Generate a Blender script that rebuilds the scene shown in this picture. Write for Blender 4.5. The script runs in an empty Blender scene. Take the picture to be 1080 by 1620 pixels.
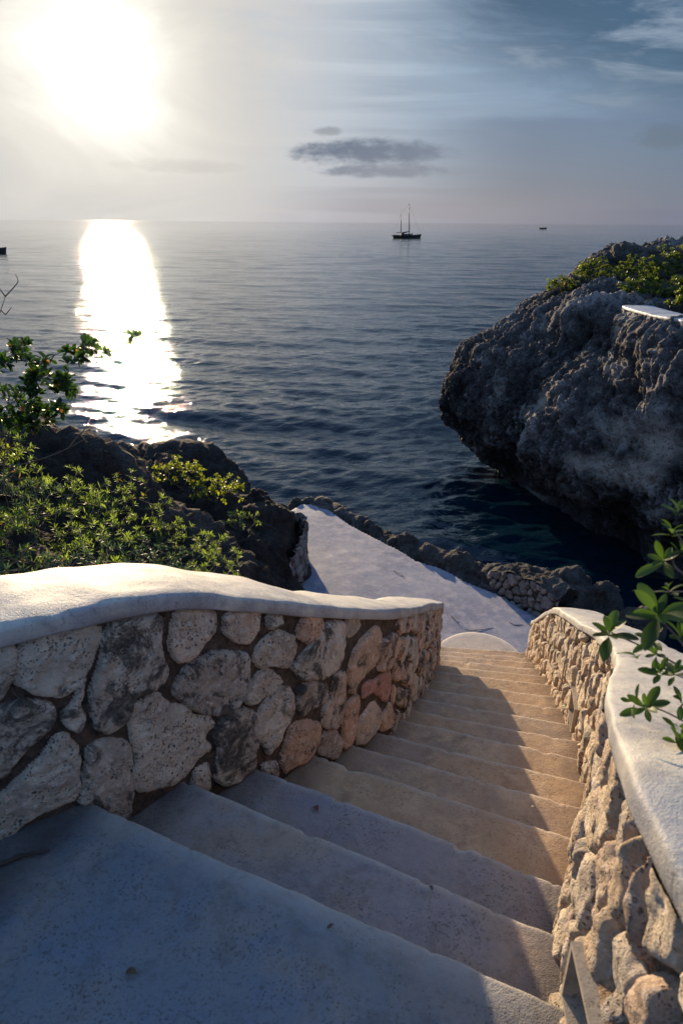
import bpy, math, random
import numpy as np
from math import sin, cos, radians, pi
from mathutils import Matrix, Vector

# ---------------------------------------------------------------- camera
SC = bpy.context.scene
COL = SC.collection
EYE = 5.6                                   # height of the lens above the sea (sea is z = 0)
PITCH, ROLL, FPX = radians(23.0), radians(0.45), 1080.0
cam_d = bpy.data.cameras.new("camera"); cam = bpy.data.objects.new("camera", cam_d); COL.objects.link(cam)
cam_d.sensor_fit = 'VERTICAL'; cam_d.sensor_height = 36.0; cam_d.sensor_width = 24.0; cam_d.lens = 24.0
cam_d.clip_start = 0.02; cam_d.clip_end = 80000.0
cam_d.dof.use_dof = True; cam_d.dof.focus_distance = 5.0; cam_d.dof.aperture_fstop = 5.6
cam.matrix_world = Matrix.Translation((0, 0, EYE)) @ Matrix.Rotation(pi/2 - PITCH, 4, 'X') @ Matrix.Rotation(ROLL, 4, 'Z')
SC.camera = cam

# ---------------------------------------------------------------- view
SC.view_settings.view_transform = 'Standard'; SC.view_settings.look = 'None'
SC.view_settings.gamma = 1.0; SC.view_settings.exposure = 1.35
SC.cycles.max_bounces = 8; SC.cycles.diffuse_bounces = 3; SC.cycles.glossy_bounces = 3
SC.cycles.transmission_bounces = 4; SC.cycles.caustics_reflective = False; SC.cycles.sample_clamp_indirect = 6.0

# ---------------------------------------------------------------- node helper
class NT:
    def __init__(self, tree): self.t = tree; self.n = tree.nodes; self.l = tree.links
    def val(self, sock, v):
        if isinstance(v, bpy.types.NodeSocket): self.l.new(v, sock)
        elif v is not None:
            try: sock.default_value = v
            except Exception: sock.default_value = (v[0], v[1], v[2], 1.0)
    def m(self, op, a, b=None, c=None, clamp=False):
        n = self.n.new('ShaderNodeMath'); n.operation = op; n.use_clamp = clamp
        self.val(n.inputs[0], a)
        if b is not None: self.val(n.inputs[1], b)
        if c is not None: self.val(n.inputs[2], c)
        return n.outputs[0]
    def v(self, op, a, b=None, out=0):
        n = self.n.new('ShaderNodeVectorMath'); n.operation = op
        self.val(n.inputs[0], a)
        if b is not None: self.val(n.inputs[1], b)
        return n.outputs[out]
    def dot(self, a, b): return self.v('DOT_PRODUCT', a, b, 'Value')
    def noise(self, vec, scale, detail=4, rough=.5, dist=0, typ='FBM', col=False):
        n = self.n.new('ShaderNodeTexNoise'); n.noise_type = typ
        self.val(n.inputs['Vector'], vec); n.inputs['Scale'].default_value = scale
        n.inputs['Detail'].default_value = detail; n.inputs['Roughness'].default_value = rough
        n.inputs['Distortion'].default_value = dist
        return n.outputs['Color' if col else 'Fac']
    def warp(self, p, scale, amt):
        n = self.n.new('ShaderNodeVectorMath'); n.operation = 'SCALE'; self.l.new(self.noise(p, scale, 2, col=True), n.inputs[0]); n.inputs['Scale'].default_value = amt
        return self.v('ADD', p, n.outputs[0])
    def voro(self, vec, scale, feature='F1', out='Distance', rand=1.0):
        n = self.n.new('ShaderNodeTexVoronoi'); n.feature = feature
        self.val(n.inputs['Vector'], vec); n.inputs['Scale'].default_value = scale
        n.inputs['Randomness'].default_value = rand
        return n.outputs[out]
    def step(self, x, a, b, lo=0., hi=1.):
        n = self.n.new('ShaderNodeMapRange'); n.interpolation_type = 'SMOOTHSTEP'
        self.val(n.inputs[0], x); self.val(n.inputs[1], a); self.val(n.inputs[2], b)
        self.val(n.inputs[3], lo); self.val(n.inputs[4], hi); return n.outputs[0]
    def mix(self, f, a, b, typ='MIX'):
        n = self.n.new('ShaderNodeMix'); n.data_type = 'RGBA'; n.blend_type = typ
        self.val(n.inputs[0], f); self.val(n.inputs[6], a); self.val(n.inputs[7], b); return n.outputs[2]
    def attr(self, name, out='Fac'):
        n = self.n.new('ShaderNodeAttribute'); n.attribute_name = name; return n.outputs[out]
    def obj(self):
        return self.n.new('ShaderNodeTexCoord').outputs['Object']
    def sep(self, v):
        n = self.n.new('ShaderNodeSeparateXYZ'); self.val(n.inputs[0], v); return n.outputs
    def comb(self, x, y, z):
        n = self.n.new('ShaderNodeCombineXYZ'); self.val(n.inputs[0], x); self.val(n.inputs[1], y); self.val(n.inputs[2], z)
        return n.outputs[0]
    def ramp(self, f, stops, interp='LINEAR'):
        n = self.n.new('ShaderNodeValToRGB'); r = n.color_ramp; r.interpolation = interp
        while len(r.elements) < len(stops): r.elements.new(.5)
        for e, (p, c) in zip(r.elements, stops): e.position = p; e.color = (c[0], c[1], c[2], 1)
        self.val(n.inputs[0], f); return n.outputs[0]
    def bump(self, h, strength, dist, normal=None):
        n = self.n.new('ShaderNodeBump'); n.inputs['Strength'].default_value = strength
        n.inputs['Distance'].default_value = dist; self.val(n.inputs['Height'], h)
        if normal is not None: self.val(n.inputs['Normal'], normal)
        return n.outputs[0]

def mat(name, **kw):
    m = bpy.data.materials.new(name); m.use_nodes = True; t = NT(m.node_tree)
    b = m.node_tree.nodes['Principled BSDF']
    for k, v in kw.items(): b.inputs[k].default_value = v
    return m, t, b

# ---------------------------------------------------------------- sun and sky
SUN_EL, SUN_AZ = radians(9.4), radians(-17.4)        # azimuth from +Y towards +X
SUN = Vector((sin(SUN_AZ)*cos(SUN_EL), cos(SUN_AZ)*cos(SUN_EL), sin(SUN_EL)))
ld = bpy.data.lights.new("sun", 'SUN'); ld.energy = 3.5; ld.angle = radians(0.6); ld.color = (1.0, .76, .47)
lo = bpy.data.objects.new("sun", ld); COL.objects.link(lo); lo.location = (-10, 30, 12)
lo.rotation_euler = (-SUN).to_track_quat('-Z', 'Y').to_euler()

W = bpy.data.worlds.new("World"); SC.world = W; W.use_nodes = True
w = NT(W.node_tree)
for n in list(w.n): w.n.remove(n)
sky = w.n.new('ShaderNodeTexSky'); sky.sky_type = 'NISHITA'; sky.sun_disc = False
sky.sun_elevation = SUN_EL; sky.sun_rotation = SUN_AZ; sky.air_density = 1.0; sky.dust_density = 1.5; sky.ozone_density = 3.0
D = w.v('NORMALIZE', w.n.new('ShaderNodeTexCoord').outputs['Generated'])
dx, dy, dz = w.sep(D)
csun = w.dot(D, tuple(SUN))
ang = w.m('MULTIPLY', w.m('ARCCOSINE', w.m('MINIMUM', csun, .99999)), 180/pi)   # degrees from the sun
el = w.m('MULTIPLY', w.m('ARCSINE', dz), 180/pi)
az = w.m('MULTIPLY', w.m('ARCTAN2', dx, dy), 180/pi)
# broad veil of high thin cloud: bright round the sun, blue slate away from it
cirr = w.noise(w.comb(w.m('MULTIPLY', az, .045), w.m('MULTIPLY', el, .16), 0.3), 1.0, 7, .58, .8)
cirr2 = w.noise(w.comb(w.m('MULTIPLY', az, .10), w.m('MULTIPLY', w.m('ADD', el, w.m('MULTIPLY', az, .10)), .55), 4.3), 1.0, 8, .6, .5)
angw = w.m('ADD', ang, w.m('MULTIPLY', w.m('SUBTRACT', cirr, .5), 9))
base = w.ramp(w.m('DIVIDE', angw, 90.), [(0, (2.0, 1.98, 1.9)), (.018, (1.1, 1.06, .96)), (.030, (.58, .55, .49)), (.045, (.43, .41, .37)), (.064, (.355, .338, .305)), (.090, (.30, .288, .265)), (.125, (.258, .252, .243)),
                       (.19, (.198, .218, .244)), (.27, (.104, .142, .190)), (.36, (.048, .082, .132)), (.45, (.022, .048, .096)), (.60, (.045, .075, .140)), (1, (.055, .090, .165))])
base = w.mix(w.m('MULTIPLY', w.step(el, 13.5, 26), .85), base, w.mix(w.step(ang, 22, 62), (.175, .25, .35), (.078, .142, .26)))
lane = w.step(w.noise(w.comb(w.m('MULTIPLY', az, .03), w.m('MULTIPLY', el, .62), 7.7), 1.0, 5, .55, .3), .40, .60)
col = w.mix(w.m('MULTIPLY', w.m('MULTIPLY', lane, .38), w.m('MULTIPLY', w.step(ang, 11, 22), w.step(el, 40, 20))), base, (.055, .080, .118))
# a clear blue gap high on the right, crossed by wisps
gap = w.m('MULTIPLY', w.step(w.m('ADD', w.m('ADD', el, w.m('MULTIPLY', az, .28)), w.m('MULTIPLY', w.m('SUBTRACT', cirr2, .5), 9)), 10.6, 17.2), w.step(az, 0, 12))
gap = w.m('MULTIPLY', w.m('MULTIPLY', gap, w.step(az, 95, 50)), w.step(el, 40, 24))
col = w.mix(w.m('MULTIPLY', gap, .96), col, (.001, .017, .042))
wisp = w.m('MULTIPLY', w.step(cirr2, .50, .74), w.step(el, 3, 12))
wisp = w.m('MULTIPLY', wisp, w.m('MULTIPLY', w.step(ang, 62, 36), w.step(ang, 6, 14)))
col = w.mix(w.m('MULTIPLY', wisp, .42), col, (.19, .215, .25))
# grey violet haze band above the horizon, pinker under the sun
hz = w.m('MULTIPLY', w.step(el, 11, 0), w.step(ang, 9, 24))
col = w.mix(w.m('MULTIPLY', hz, .45), col, (.075, .075, .105))
# a long slate cloud bank low on the right
bn = w.noise(w.comb(w.m('MULTIPLY', az, .05), w.m('MULTIPLY', el, .30), 9.1), 1.0, 6, .6, .5)
bank = w.m('MULTIPLY', w.m('MULTIPLY', w.step(az, 3, 15), w.step(w.m('ADD', el, w.m('MULTIPLY', w.m('SUBTRACT', bn, .5), 5)), 8.4, 6.6)), w.step(el, -1, 3))
bank = w.m('MULTIPLY', bank, w.step(az, 75, 40))
col = w.mix(w.m('MULTIPLY', bank, .82), col, (.028, .044, .084))
def puff(az0, el0, wa, we, dark, c, seed, amp=.8):
    global col
    n1 = w.noise(w.comb(w.m('MULTIPLY', az, .5), w.m('MULTIPLY', el, 1.25), seed), 1.0, 6, .62)
    a = w.m('DIVIDE', w.m('SUBTRACT', az, az0), wa); b = w.m('DIVIDE', w.m('SUBTRACT', el, el0), we)
    r = w.m('ADD', w.m('ADD', w.m('MULTIPLY', a, a), w.m('MULTIPLY', b, b)), w.m('MULTIPLY', w.m('SUBTRACT', n1, .5), -amp*3))
    f = w.step(r, 1.25, .0)
    col = w.mix(w.m('MULTIPLY', f, dark), col, c)
PUFFS = [(2.2, 4.8, 6.6, 1.0, .96, (.030, .048, .085), 1.3), (3.2, 3.55, 5.6, .50, .8, (.040, .056, .094), 5.1), (-1.3, 6.15, 1.1, .36, .6, (.07, .08, .10), 2.7),
         (22.8, 5.6, 2.6, .85, .85, (.022, .034, .062), 8.4), (-12, 3.7, 5.0, .5, .22, (.17, .155, .15), 3.9)]
for a in PUFFS: puff(*a)
nis = w.n.new('ShaderNodeVectorMath'); nis.operation = 'SCALE'; w.l.new(sky.outputs[0], nis.inputs[0]); nis.inputs['Scale'].default_value = .01
nis2 = w.v('MULTIPLY', nis.outputs[0], w.comb(*(w.step(ang, 8, 40),)*3))
tot = w.v('ADD', col, nis2)
bg = w.n.new('ShaderNodeBackground'); w.l.new(tot, bg.inputs[0]); bg.inputs[1].default_value = 1.0
ow = w.n.new('ShaderNodeOutputWorld'); w.l.new(bg.outputs[0], ow.inputs[0])
W.cycles.sampling_method = 'MANUAL'; W.cycles.sample_map_resolution = 1024

# ---------------------------------------------------------------- numpy noise
_r = np.random.RandomState(7)
_perm = _r.permutation(256); _perm = np.r_[_perm, _perm, _perm]
_g3 = _r.normal(size=(256, 3)); _g3 /= np.linalg.norm(_g3, axis=1)[:, None]
def perlin(p):
    i = np.floor(p).astype(int); f = p - i; i &= 255
    u = f*f*f*(f*(f*6-15)+10); out = 0
    for a in (0, 1):
        for b in (0, 1):
            for c in (0, 1):
                h = _perm[_perm[_perm[(i[:, 0]+a) & 255]+((i[:, 1]+b) & 255)]+((i[:, 2]+c) & 255)]
                g = _g3[h]; d = (g*(f-np.array([a, b, c]))).sum(1)
                wgt = (u[:, 0] if a else 1-u[:, 0])*(u[:, 1] if b else 1-u[:, 1])*(u[:, 2] if c else 1-u[:, 2])
                out = out + d*wgt
    return out*1.5
def fbm(p, oct=4, gain=.5):
    o = 0; a = 1.
    for k in range(oct): o = o + a*perlin(p*(2.03**k)+k*17.3); a *= gain
    return o
def ridged(p, oct=3):
    o = 0; a = 1.
    for k in range(oct): o = o + a*(1-2*np.abs(perlin(p*(2.1**k)+k*9.7))); a *= .5
    return o*.5
_w3 = _r.rand(256, 3)
def worley(p):
    i = np.floor(p).astype(int); best = np.full(len(p), 9.)
    for a in (-1, 0, 1):
        for b in (-1, 0, 1):
            for c in (-1, 0, 1):
                q = i+np.array([a, b, c]); qq = q & 255
                h = _perm[_perm[_perm[qq[:, 0]]+qq[:, 1]]+qq[:, 2]]
                best = np.minimum(best, ((q+_w3[h]-p)**2).sum(1))
    return np.sqrt(best)
def P3(x, y, z=0.):
    x = np.asarray(x, float); return np.stack([x, y+0*x, z+0*x], -1).reshape(-1, 3)

# ---------------------------------------------------------------- object helpers
def tag(o, label=None, cat=None, group=None, kind=None):
    for k, v in (('label', label), ('category', cat), ('group', group), ('kind', kind)):
        if v: o[k] = v
    return o
def empty(name, loc, label, cat, group=None):
    o = bpy.data.objects.new(name, None); COL.objects.link(o); o.location = loc; o.empty_display_size = .1
    return tag(o, label, cat, group)
def mesh(name, V, Fc, m, parent=None, attrs=None, smooth=True, mats=None, fm=None):
    """V world-space vertices; Fc faces (array n x 3/4, or list)."""
    V = np.asarray(V, float); me = bpy.data.meshes.new(name)
    off = np.array(parent.location) if parent is not None and parent.parent is None else np.zeros(3)
    if parent is not None and parent.parent is not None: off = np.array(parent.parent.location)+np.array(parent.location)
    V = V-off
    if isinstance(Fc, np.ndarray):
        k = Fc.shape[1]; me.vertices.add(len(V)); me.vertices.foreach_set('co', V.ravel())
        me.loops.add(Fc.size); me.loops.foreach_set('vertex_index', Fc.ravel().astype(np.int32))
        me.polygons.add(len(Fc)); me.polygons.foreach_set('loop_start', np.arange(0, Fc.size, k, dtype=np.int32))
        me.update(calc_edges=True)
    else:
        me.from_pydata(V.tolist(), [], [list(f) for f in Fc])
    me.validate()
    for k, a in (attrs or {}).items():
        at = me.attributes.new(k, 'FLOAT', 'POINT'); at.data.foreach_set('value', np.asarray(a, np.float32).ravel())
    for mm in (mats or [m]): me.materials.append(mm)
    if fm is not None: me.polygons.foreach_set('material_index', np.asarray(fm, np.int32))
    me.polygons.foreach_set('use_smooth', [bool(smooth)]*len(me.polygons))
    o = bpy.data.objects.new(name, me); COL.objects.link(o)
    if parent is not None: o.parent = parent
    return o
def gridfaces(nu, nv, flip=False, closev=False):
    a = np.arange(nu*nv).reshape(nu, nv)
    if closev: a = np.c_[a, a[:, :1]]
    f = np.stack([a[:-1, :-1], a[1:, :-1], a[1:, 1:], a[:-1, 1:]], -1).reshape(-1, 4)
    return f[:, ::-1].copy() if flip else f
def gridmesh(name, G, m, parent=None, flip=False, closev=False, attrs=None, smooth=True):
    nu, nv = G.shape[:2]
    return mesh(name, G.reshape(-1, 3), gridfaces(nu, nv, flip, closev), m, parent, attrs, smooth)
def catmull(P, n):
    P = np.asarray(P, float); Q = np.vstack([2*P[0]-P[1], P, 2*P[-1]-P[-2]]); out = []
    for i in range(len(P)-1):
        p0, p1, p2, p3 = Q[i:i+4]
        for t in np.linspace(0, 1, n, endpoint=False):
            out.append(.5*((2*p1)+(-p0+p2)*t+(2*p0-5*p1+4*p2-p3)*t*t+(-p0+3*p1-3*p2+p3)*t**3))
    out.append(P[-1]); return np.array(out)
def resample(P, ds):
    d = np.r_[0, np.cumsum(np.linalg.norm(np.diff(P[:, :2], axis=0), axis=1))]
    s = np.linspace(0, d[-1], int(d[-1]/ds)+1)
    return s, np.stack([np.interp(s, d, P[:, k]) for k in range(P.shape[1])], 1)
def normals2(Q):
    t = np.gradient(Q[:, :2], axis=0); t /= np.linalg.norm(t, axis=1)[:, None]+1e-9
    return t
def tube(pts, rad, k=6):
    """verts, faces of a tapered tube along pts"""
    pts = np.asarray(pts, float); n = len(pts); rad = np.broadcast_to(rad, (n,))
    t = np.gradient(pts, axis=0); t /= np.linalg.norm(t, axis=1)[:, None]+1e-9
    up = np.array([0, 0, 1.]) if abs(t[0, 2]) < .9 else np.array([1., 0, 0])
    a = np.cross(t, up); a /= np.linalg.norm(a, axis=1)[:, None]+1e-9; b = np.cross(t, a)
    th = np.arange(k)*2*pi/k
    V = pts[:, None]+rad[:, None, None]*(a[:, None]*np.cos(th)[None, :, None]+b[:, None]*np.sin(th)[None, :, None])
    F = gridfaces(n, k, closev=True)
    V = V.reshape(-1, 3); c0 = len(V); V = np.vstack([V, pts[0], pts[-1]])
    caps = [[i, (i+1) % k, c0, c0] for i in range(k)]+[[(n-1)*k+(i+1) % k, (n-1)*k+i, c0+1, c0+1] for i in range(k)]
    return V, [list(f) for f in F]+[c[:3] for c in caps]
class MB:
    def __init__(self): self.V = []; self.F = []; self.M = []; self.n = 0
    def add(self, V, F, mi=0):
        V = np.asarray(V, float); self.V.append(V); self.F += [[int(i)+self.n for i in f] for f in F]; self.M += [mi]*len(F); self.n += len(V)
    def tube(self, pts, rad, k=6, mi=0): self.add(*tube(pts, rad, k), mi)
    def box(self, c, ax, mi=0):
        c = np.array(c, float); ax = np.array(ax, float)       # three half-axis vectors
        V = [c+sx*ax[0]+sy*ax[1]+sz*ax[2] for sx in (-1, 1) for sy in (-1, 1) for sz in (-1, 1)]
        self.add(V, [(0, 1, 3, 2), (4, 6, 7, 5), (0, 4, 5, 1), (2, 3, 7, 6), (0, 2, 6, 4), (1, 5, 7, 3)], mi)
    def build(self, name, m, parent=None, smooth=True, mats=None, attrs=None):
        return mesh(name, np.vstack(self.V), self.F, m, parent, attrs, smooth, mats, self.M if mats else None)

# ---------------------------------------------------------------- materials
def concrete(name, c1, c2, c3, stain=(.05, .04, .035), rough=.8, bumpd=.004, dirt=.5, grain=1.0, crack=.7):
    m, t, b = mat(name); p = t.obj()
    n1 = t.noise(p, 1.7, 6, .6, .4); n2 = t.noise(p, 7.0, 6, .65); n3 = t.noise(p, 60, 4, .7); n4 = t.noise(p, 3.1, 5, .6, 1.0)
    c = t.mix(t.step(n1, .38, .62), c1, c2); c = t.mix(t.step(n2, .42, .68), c, c3)
    c = t.mix(t.m('MULTIPLY', t.step(n4, .58, .78), dirt), c, stain)
    pit = t.step(t.voro(p, 95), .22, .10); pm = t.m('MULTIPLY', pit, t.step(t.noise(p, 9, 3), .45, .65))
    c = t.mix(t.m('MULTIPLY', pm, .65), c, stain)
    c = t.mix(t.m('MULTIPLY', t.step(n3, .35, .75), .35*grain), c, t.mix(.5, c, stain), 'MIX')
    sp = t.m('MULTIPLY', t.step(t.noise(p, 120, 2, .5), .58, .66), t.step(t.noise(p, 4.5, 4, .6), .36, .60)); c = t.mix(t.m('MULTIPLY', sp, dirt), c, stain)
    c = t.mix(t.m('MULTIPLY', t.step(t.noise(t.warp(p, 3, .2), 11, 6, .75), .50, .64), dirt*.85), c, t.mix(.55, c, stain))
    crk = t.m('MULTIPLY', t.step(t.voro(t.warp(p, 4, .22), 1.35, 'DISTANCE_TO_EDGE'), .0045, .0012), t.step(t.noise(p, 1.9, 3), .50, .58)); c = t.mix(t.m('MULTIPLY', crk, crack), c, stain)
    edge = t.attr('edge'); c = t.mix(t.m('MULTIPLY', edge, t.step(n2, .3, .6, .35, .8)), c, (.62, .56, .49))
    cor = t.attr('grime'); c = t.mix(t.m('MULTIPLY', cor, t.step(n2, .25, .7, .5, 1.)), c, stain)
    t.val(b.inputs['Base Color'], c); b.inputs['Roughness'].default_value = rough
    h = t.m('ADD', t.m('MULTIPLY', t.noise(p, 240, 3, .7), .55), t.m('ADD', t.m('MULTIPLY', n3, .8), t.m('MULTIPLY', pm, -1.0)))
    h = t.m('ADD', h, t.m('MULTIPLY', n2, 2.0))
    t.val(b.inputs['Normal'], t.bump(h, .8, bumpd))
    return m
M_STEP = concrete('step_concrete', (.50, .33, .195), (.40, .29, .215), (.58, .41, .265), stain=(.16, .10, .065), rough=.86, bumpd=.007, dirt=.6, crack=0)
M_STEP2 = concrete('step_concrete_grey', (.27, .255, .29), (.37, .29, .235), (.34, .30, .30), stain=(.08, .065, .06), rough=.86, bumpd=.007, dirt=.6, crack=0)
M_STEP3 = concrete('step_concrete_bluish', (.165, .195, .235), (.235, .225, .225), (.155, .19, .25), rough=.8, bumpd=.007, dirt=.55, crack=0)  # darker, bluer concrete colour for the top step and the head of the flight
M_COPE = concrete('coping_cement', (.43, .41, .385), (.27, .275, .31), (.52, .49, .43), stain=(.13, .125, .13), rough=.6, bumpd=.0026, dirt=.7, grain=.8, crack=.6)
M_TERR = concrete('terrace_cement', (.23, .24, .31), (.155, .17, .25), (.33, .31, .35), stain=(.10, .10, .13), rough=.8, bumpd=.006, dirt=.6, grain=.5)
M_ROUND = concrete('round_step_cement', (.50, .42, .36), (.46, .38, .33), (.54, .46, .38), stain=(.2, .17, .14), rough=.8, bumpd=.005, dirt=.4)

def stone_mat(name, pal, mortar, weather=.6, dark=(.025, .024, .022)):
    m, t, b = mat(name); p = t.obj(); st = t.attr('stone'); r = t.attr('rnd'); r2 = t.attr('rnd2')
    c = t.ramp(r, [(i/(len(pal)-1), k) for i, k in enumerate(pal)])
    n1 = t.noise(p, 9, 6, .65, .6); n2 = t.noise(p, 38, 5, .7); n3 = t.noise(p, 8.5, 7, .72, .7)
    c = t.mix(t.step(n1, .35, .7), c, t.mix(.45, c, (.13, .085, .06)))
    c = t.mix(t.step(n2, .5, .72), c, t.mix(.5, c, (.80, .74, .66)))
    wt = t.m('MULTIPLY', t.step(t.m('ADD', n3, t.m('MULTIPLY', t.m('SUBTRACT', r2, .5), .16)), .53, .63), weather)
    wt = t.m('MULTIPLY', wt, t.step(n2, .25, .6, .55, 1.0))
    c = t.mix(wt, c, dark)
    pv = t.voro(t.warp(p, 60, .020), 110); 
    pitm = t.m('MULTIPLY', t.step(pv, .36, .14), t.step(t.noise(p, 14, 3), .42, .60))
    pv2 = t.voro(t.warp(p, 25, .035), 48); pit2 = t.m('MULTIPLY', t.step(pv2, .28, .12), t.step(t.noise(p, 6, 3), .47, .62))
    pits = t.m('MAXIMUM', pitm, pit2)
    c = t.mix(t.m('MULTIPLY', pits, .70), c, (.03, .024, .02))
    mc = t.mix(t.step(t.noise(p, 25, 6, .75), .35, .65), tuple(x*1.35 for x in mortar), tuple(x*.38 for x in mortar))
    c = t.mix(t.step(st, .05, .30), mc, c)
    t.val(b.inputs['Base Color'], c); b.inputs['Roughness'].default_value = .85
    h = t.m('ADD', t.m('MULTIPLY', n2, 1.0), t.m('ADD', t.m('MULTIPLY', t.noise(p, 150, 4, .7), .6), t.m('MULTIPLY', pits, -1.6)))
    h = t.m('ADD', h, t.m('MULTIPLY', n1, 1.6))
    t.val(b.inputs['Normal'], t.bump(h, 1.0, .012))
    return m
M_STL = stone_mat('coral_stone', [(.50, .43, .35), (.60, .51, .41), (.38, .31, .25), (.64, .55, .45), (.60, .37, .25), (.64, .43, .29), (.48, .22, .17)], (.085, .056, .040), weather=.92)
M_STR = stone_mat('coral_stone_warm', [(.62, .49, .35), (.68, .57, .43), (.52, .38, .26), (.60, .45, .31), (.56, .41, .30), (.66, .55, .43), (.44, .37, .30)], (.34, .22, .13), weather=.35)
M_STG = stone_mat('grey_stone', [(.20, .20, .21), (.30, .28, .27), (.16, .16, .17), (.34, .30, .27)], (.05, .045, .042), weather=.6)

def rock_mat(name, lo, mid, hi, bd=.03, pale=.5, sc=1.0):
    m, t, b = mat(name); p = t.obj(); cv = t.attr('cav')
    n1 = t.noise(p, 1.3*sc, 6, .65, .5); n2 = t.noise(p, 8*sc, 9, .78, .3); n3 = t.noise(p, 26*sc, 6, .75)
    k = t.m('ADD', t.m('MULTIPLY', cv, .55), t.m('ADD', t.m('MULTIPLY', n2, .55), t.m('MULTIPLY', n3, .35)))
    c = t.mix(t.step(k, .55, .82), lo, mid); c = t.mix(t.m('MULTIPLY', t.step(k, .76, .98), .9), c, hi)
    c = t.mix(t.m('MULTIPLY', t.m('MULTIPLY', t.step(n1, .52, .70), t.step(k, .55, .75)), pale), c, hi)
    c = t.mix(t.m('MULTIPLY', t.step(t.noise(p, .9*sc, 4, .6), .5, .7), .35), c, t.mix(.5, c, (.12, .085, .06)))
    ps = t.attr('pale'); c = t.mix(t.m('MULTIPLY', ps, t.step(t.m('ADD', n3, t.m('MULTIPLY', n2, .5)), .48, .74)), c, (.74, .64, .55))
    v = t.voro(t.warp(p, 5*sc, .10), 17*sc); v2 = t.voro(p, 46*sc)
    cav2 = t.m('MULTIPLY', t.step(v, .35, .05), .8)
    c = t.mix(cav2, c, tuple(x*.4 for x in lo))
    t.val(b.inputs['Base Color'], c); b.inputs['Roughness'].default_value = .9; b.inputs['Specular IOR Level'].default_value = .35
    h = t.m('ADD', t.m('MULTIPLY', t.noise(p, 9*sc, 10, .82), 2.6), t.m('ADD', t.m('MULTIPLY', v, .9), t.m('MULTIPLY', v2, .35)))
    h = t.m('ADD', h, t.m('MULTIPLY', n3, .7))
    t.val(b.inputs['Normal'], t.bump(h, 1.0, bd))
    return m
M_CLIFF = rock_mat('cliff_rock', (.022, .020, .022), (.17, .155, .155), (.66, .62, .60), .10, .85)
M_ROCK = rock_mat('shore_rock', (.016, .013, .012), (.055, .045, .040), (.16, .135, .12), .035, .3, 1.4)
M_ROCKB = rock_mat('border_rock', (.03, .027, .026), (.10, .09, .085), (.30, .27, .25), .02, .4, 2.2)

def leaf_mat(name, c, tr, gloss=.45, var=.6):
    m, t, b = mat(name); r = t.attr('rnd'); nb = t.n
    a = t.mix(r, tuple(x*(1-var*.5) for x in c), tuple(min(1, x*(1+var)) for x in c)); a = t.mix(t.step(r, .985, .995), a, (.45, .16, .03))
    tc = t.mix(r, tuple(x*(1-var*.5) for x in tr), tuple(min(1, x*(1+var)) for x in tr)); tc = t.mix(t.step(r, .985, .995), tc, (.6, .25, .03))
    t.val(b.inputs['Base Color'], a); b.inputs['Roughness'].default_value = gloss; b.inputs['Specular IOR Level'].default_value = .4
    tl = nb.new('ShaderNodeBsdfTranslucent'); t.val(tl.inputs[0], tc)
    mx = nb.new('ShaderNodeMixShader'); mx.inputs[0].default_value = .5
    t.l.new(b.outputs[0], mx.inputs[1]); t.l.new(tl.outputs[0], mx.inputs[2])
    t.l.new(mx.outputs[0], nb['Material Output'].inputs[0]); return m
M_LEAF = leaf_mat('glossy_leaf', (.035, .062, .013), (.075, .150, .012))
M_LEAFD = leaf_mat('dark_leaf', (.022, .05, .012), (.035, .085, .008))
M_LEAFY = leaf_mat('yellow_green_leaf', (.09, .12, .015), (.27, .32, .015))
M_LEAFN = leaf_mat('narrow_leaf', (.075, .13, .035), (.24, .34, .045), .5)
M_LEAFG = leaf_mat('grey_green_leaf', (.05, .085, .05), (.07, .12, .05), .5)
M_LEAFC = leaf_mat('cliff_leaf', (.07, .10, .015), (.13, .17, .015), .45)
M_TWIG, _t, _b = mat('twig_bark'); _b.inputs['Roughness'].default_value = .8
_t.val(_b.inputs['Base Color'], _t.mix(_t.noise(_t.obj(), 60, 4), (.09, .06, .045), (.22, .17, .13)))
M_WHITE = concrete('white_paint', (.46, .47, .50), (.38, .39, .43), (.52, .51, .52), stain=(.2, .18, .17), rough=.5, bumpd=.001, dirt=.3, grain=.3)
M_FRAME = concrete('weathered_frame', (.40, .33, .25), (.30, .25, .20), (.46, .38, .29), rough=.7, bumpd=.001, dirt=.6, crack=0)
M_BLACK, _t, _b = mat('dark_glass'); _b.inputs['Base Color'].default_value = (.02, .02, .022, 1); _b.inputs['Roughness'].default_value = .25
# ---------------------------------------------------------------- places: a picture point carried out to a real distance
def ray(x, y):
    a, b = x-540., 810.-y
    a2, b2 = cos(ROLL)*a-sin(ROLL)*b, sin(ROLL)*a+cos(ROLL)*b
    return np.array([a2, b2*sin(PITCH)+FPX*cos(PITCH), b2*cos(PITCH)-FPX*sin(PITCH)])
def at(x, y, Y):
    r = ray(x, y); return r*(Y/r[1])+np.array([0, 0, EYE])

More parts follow.
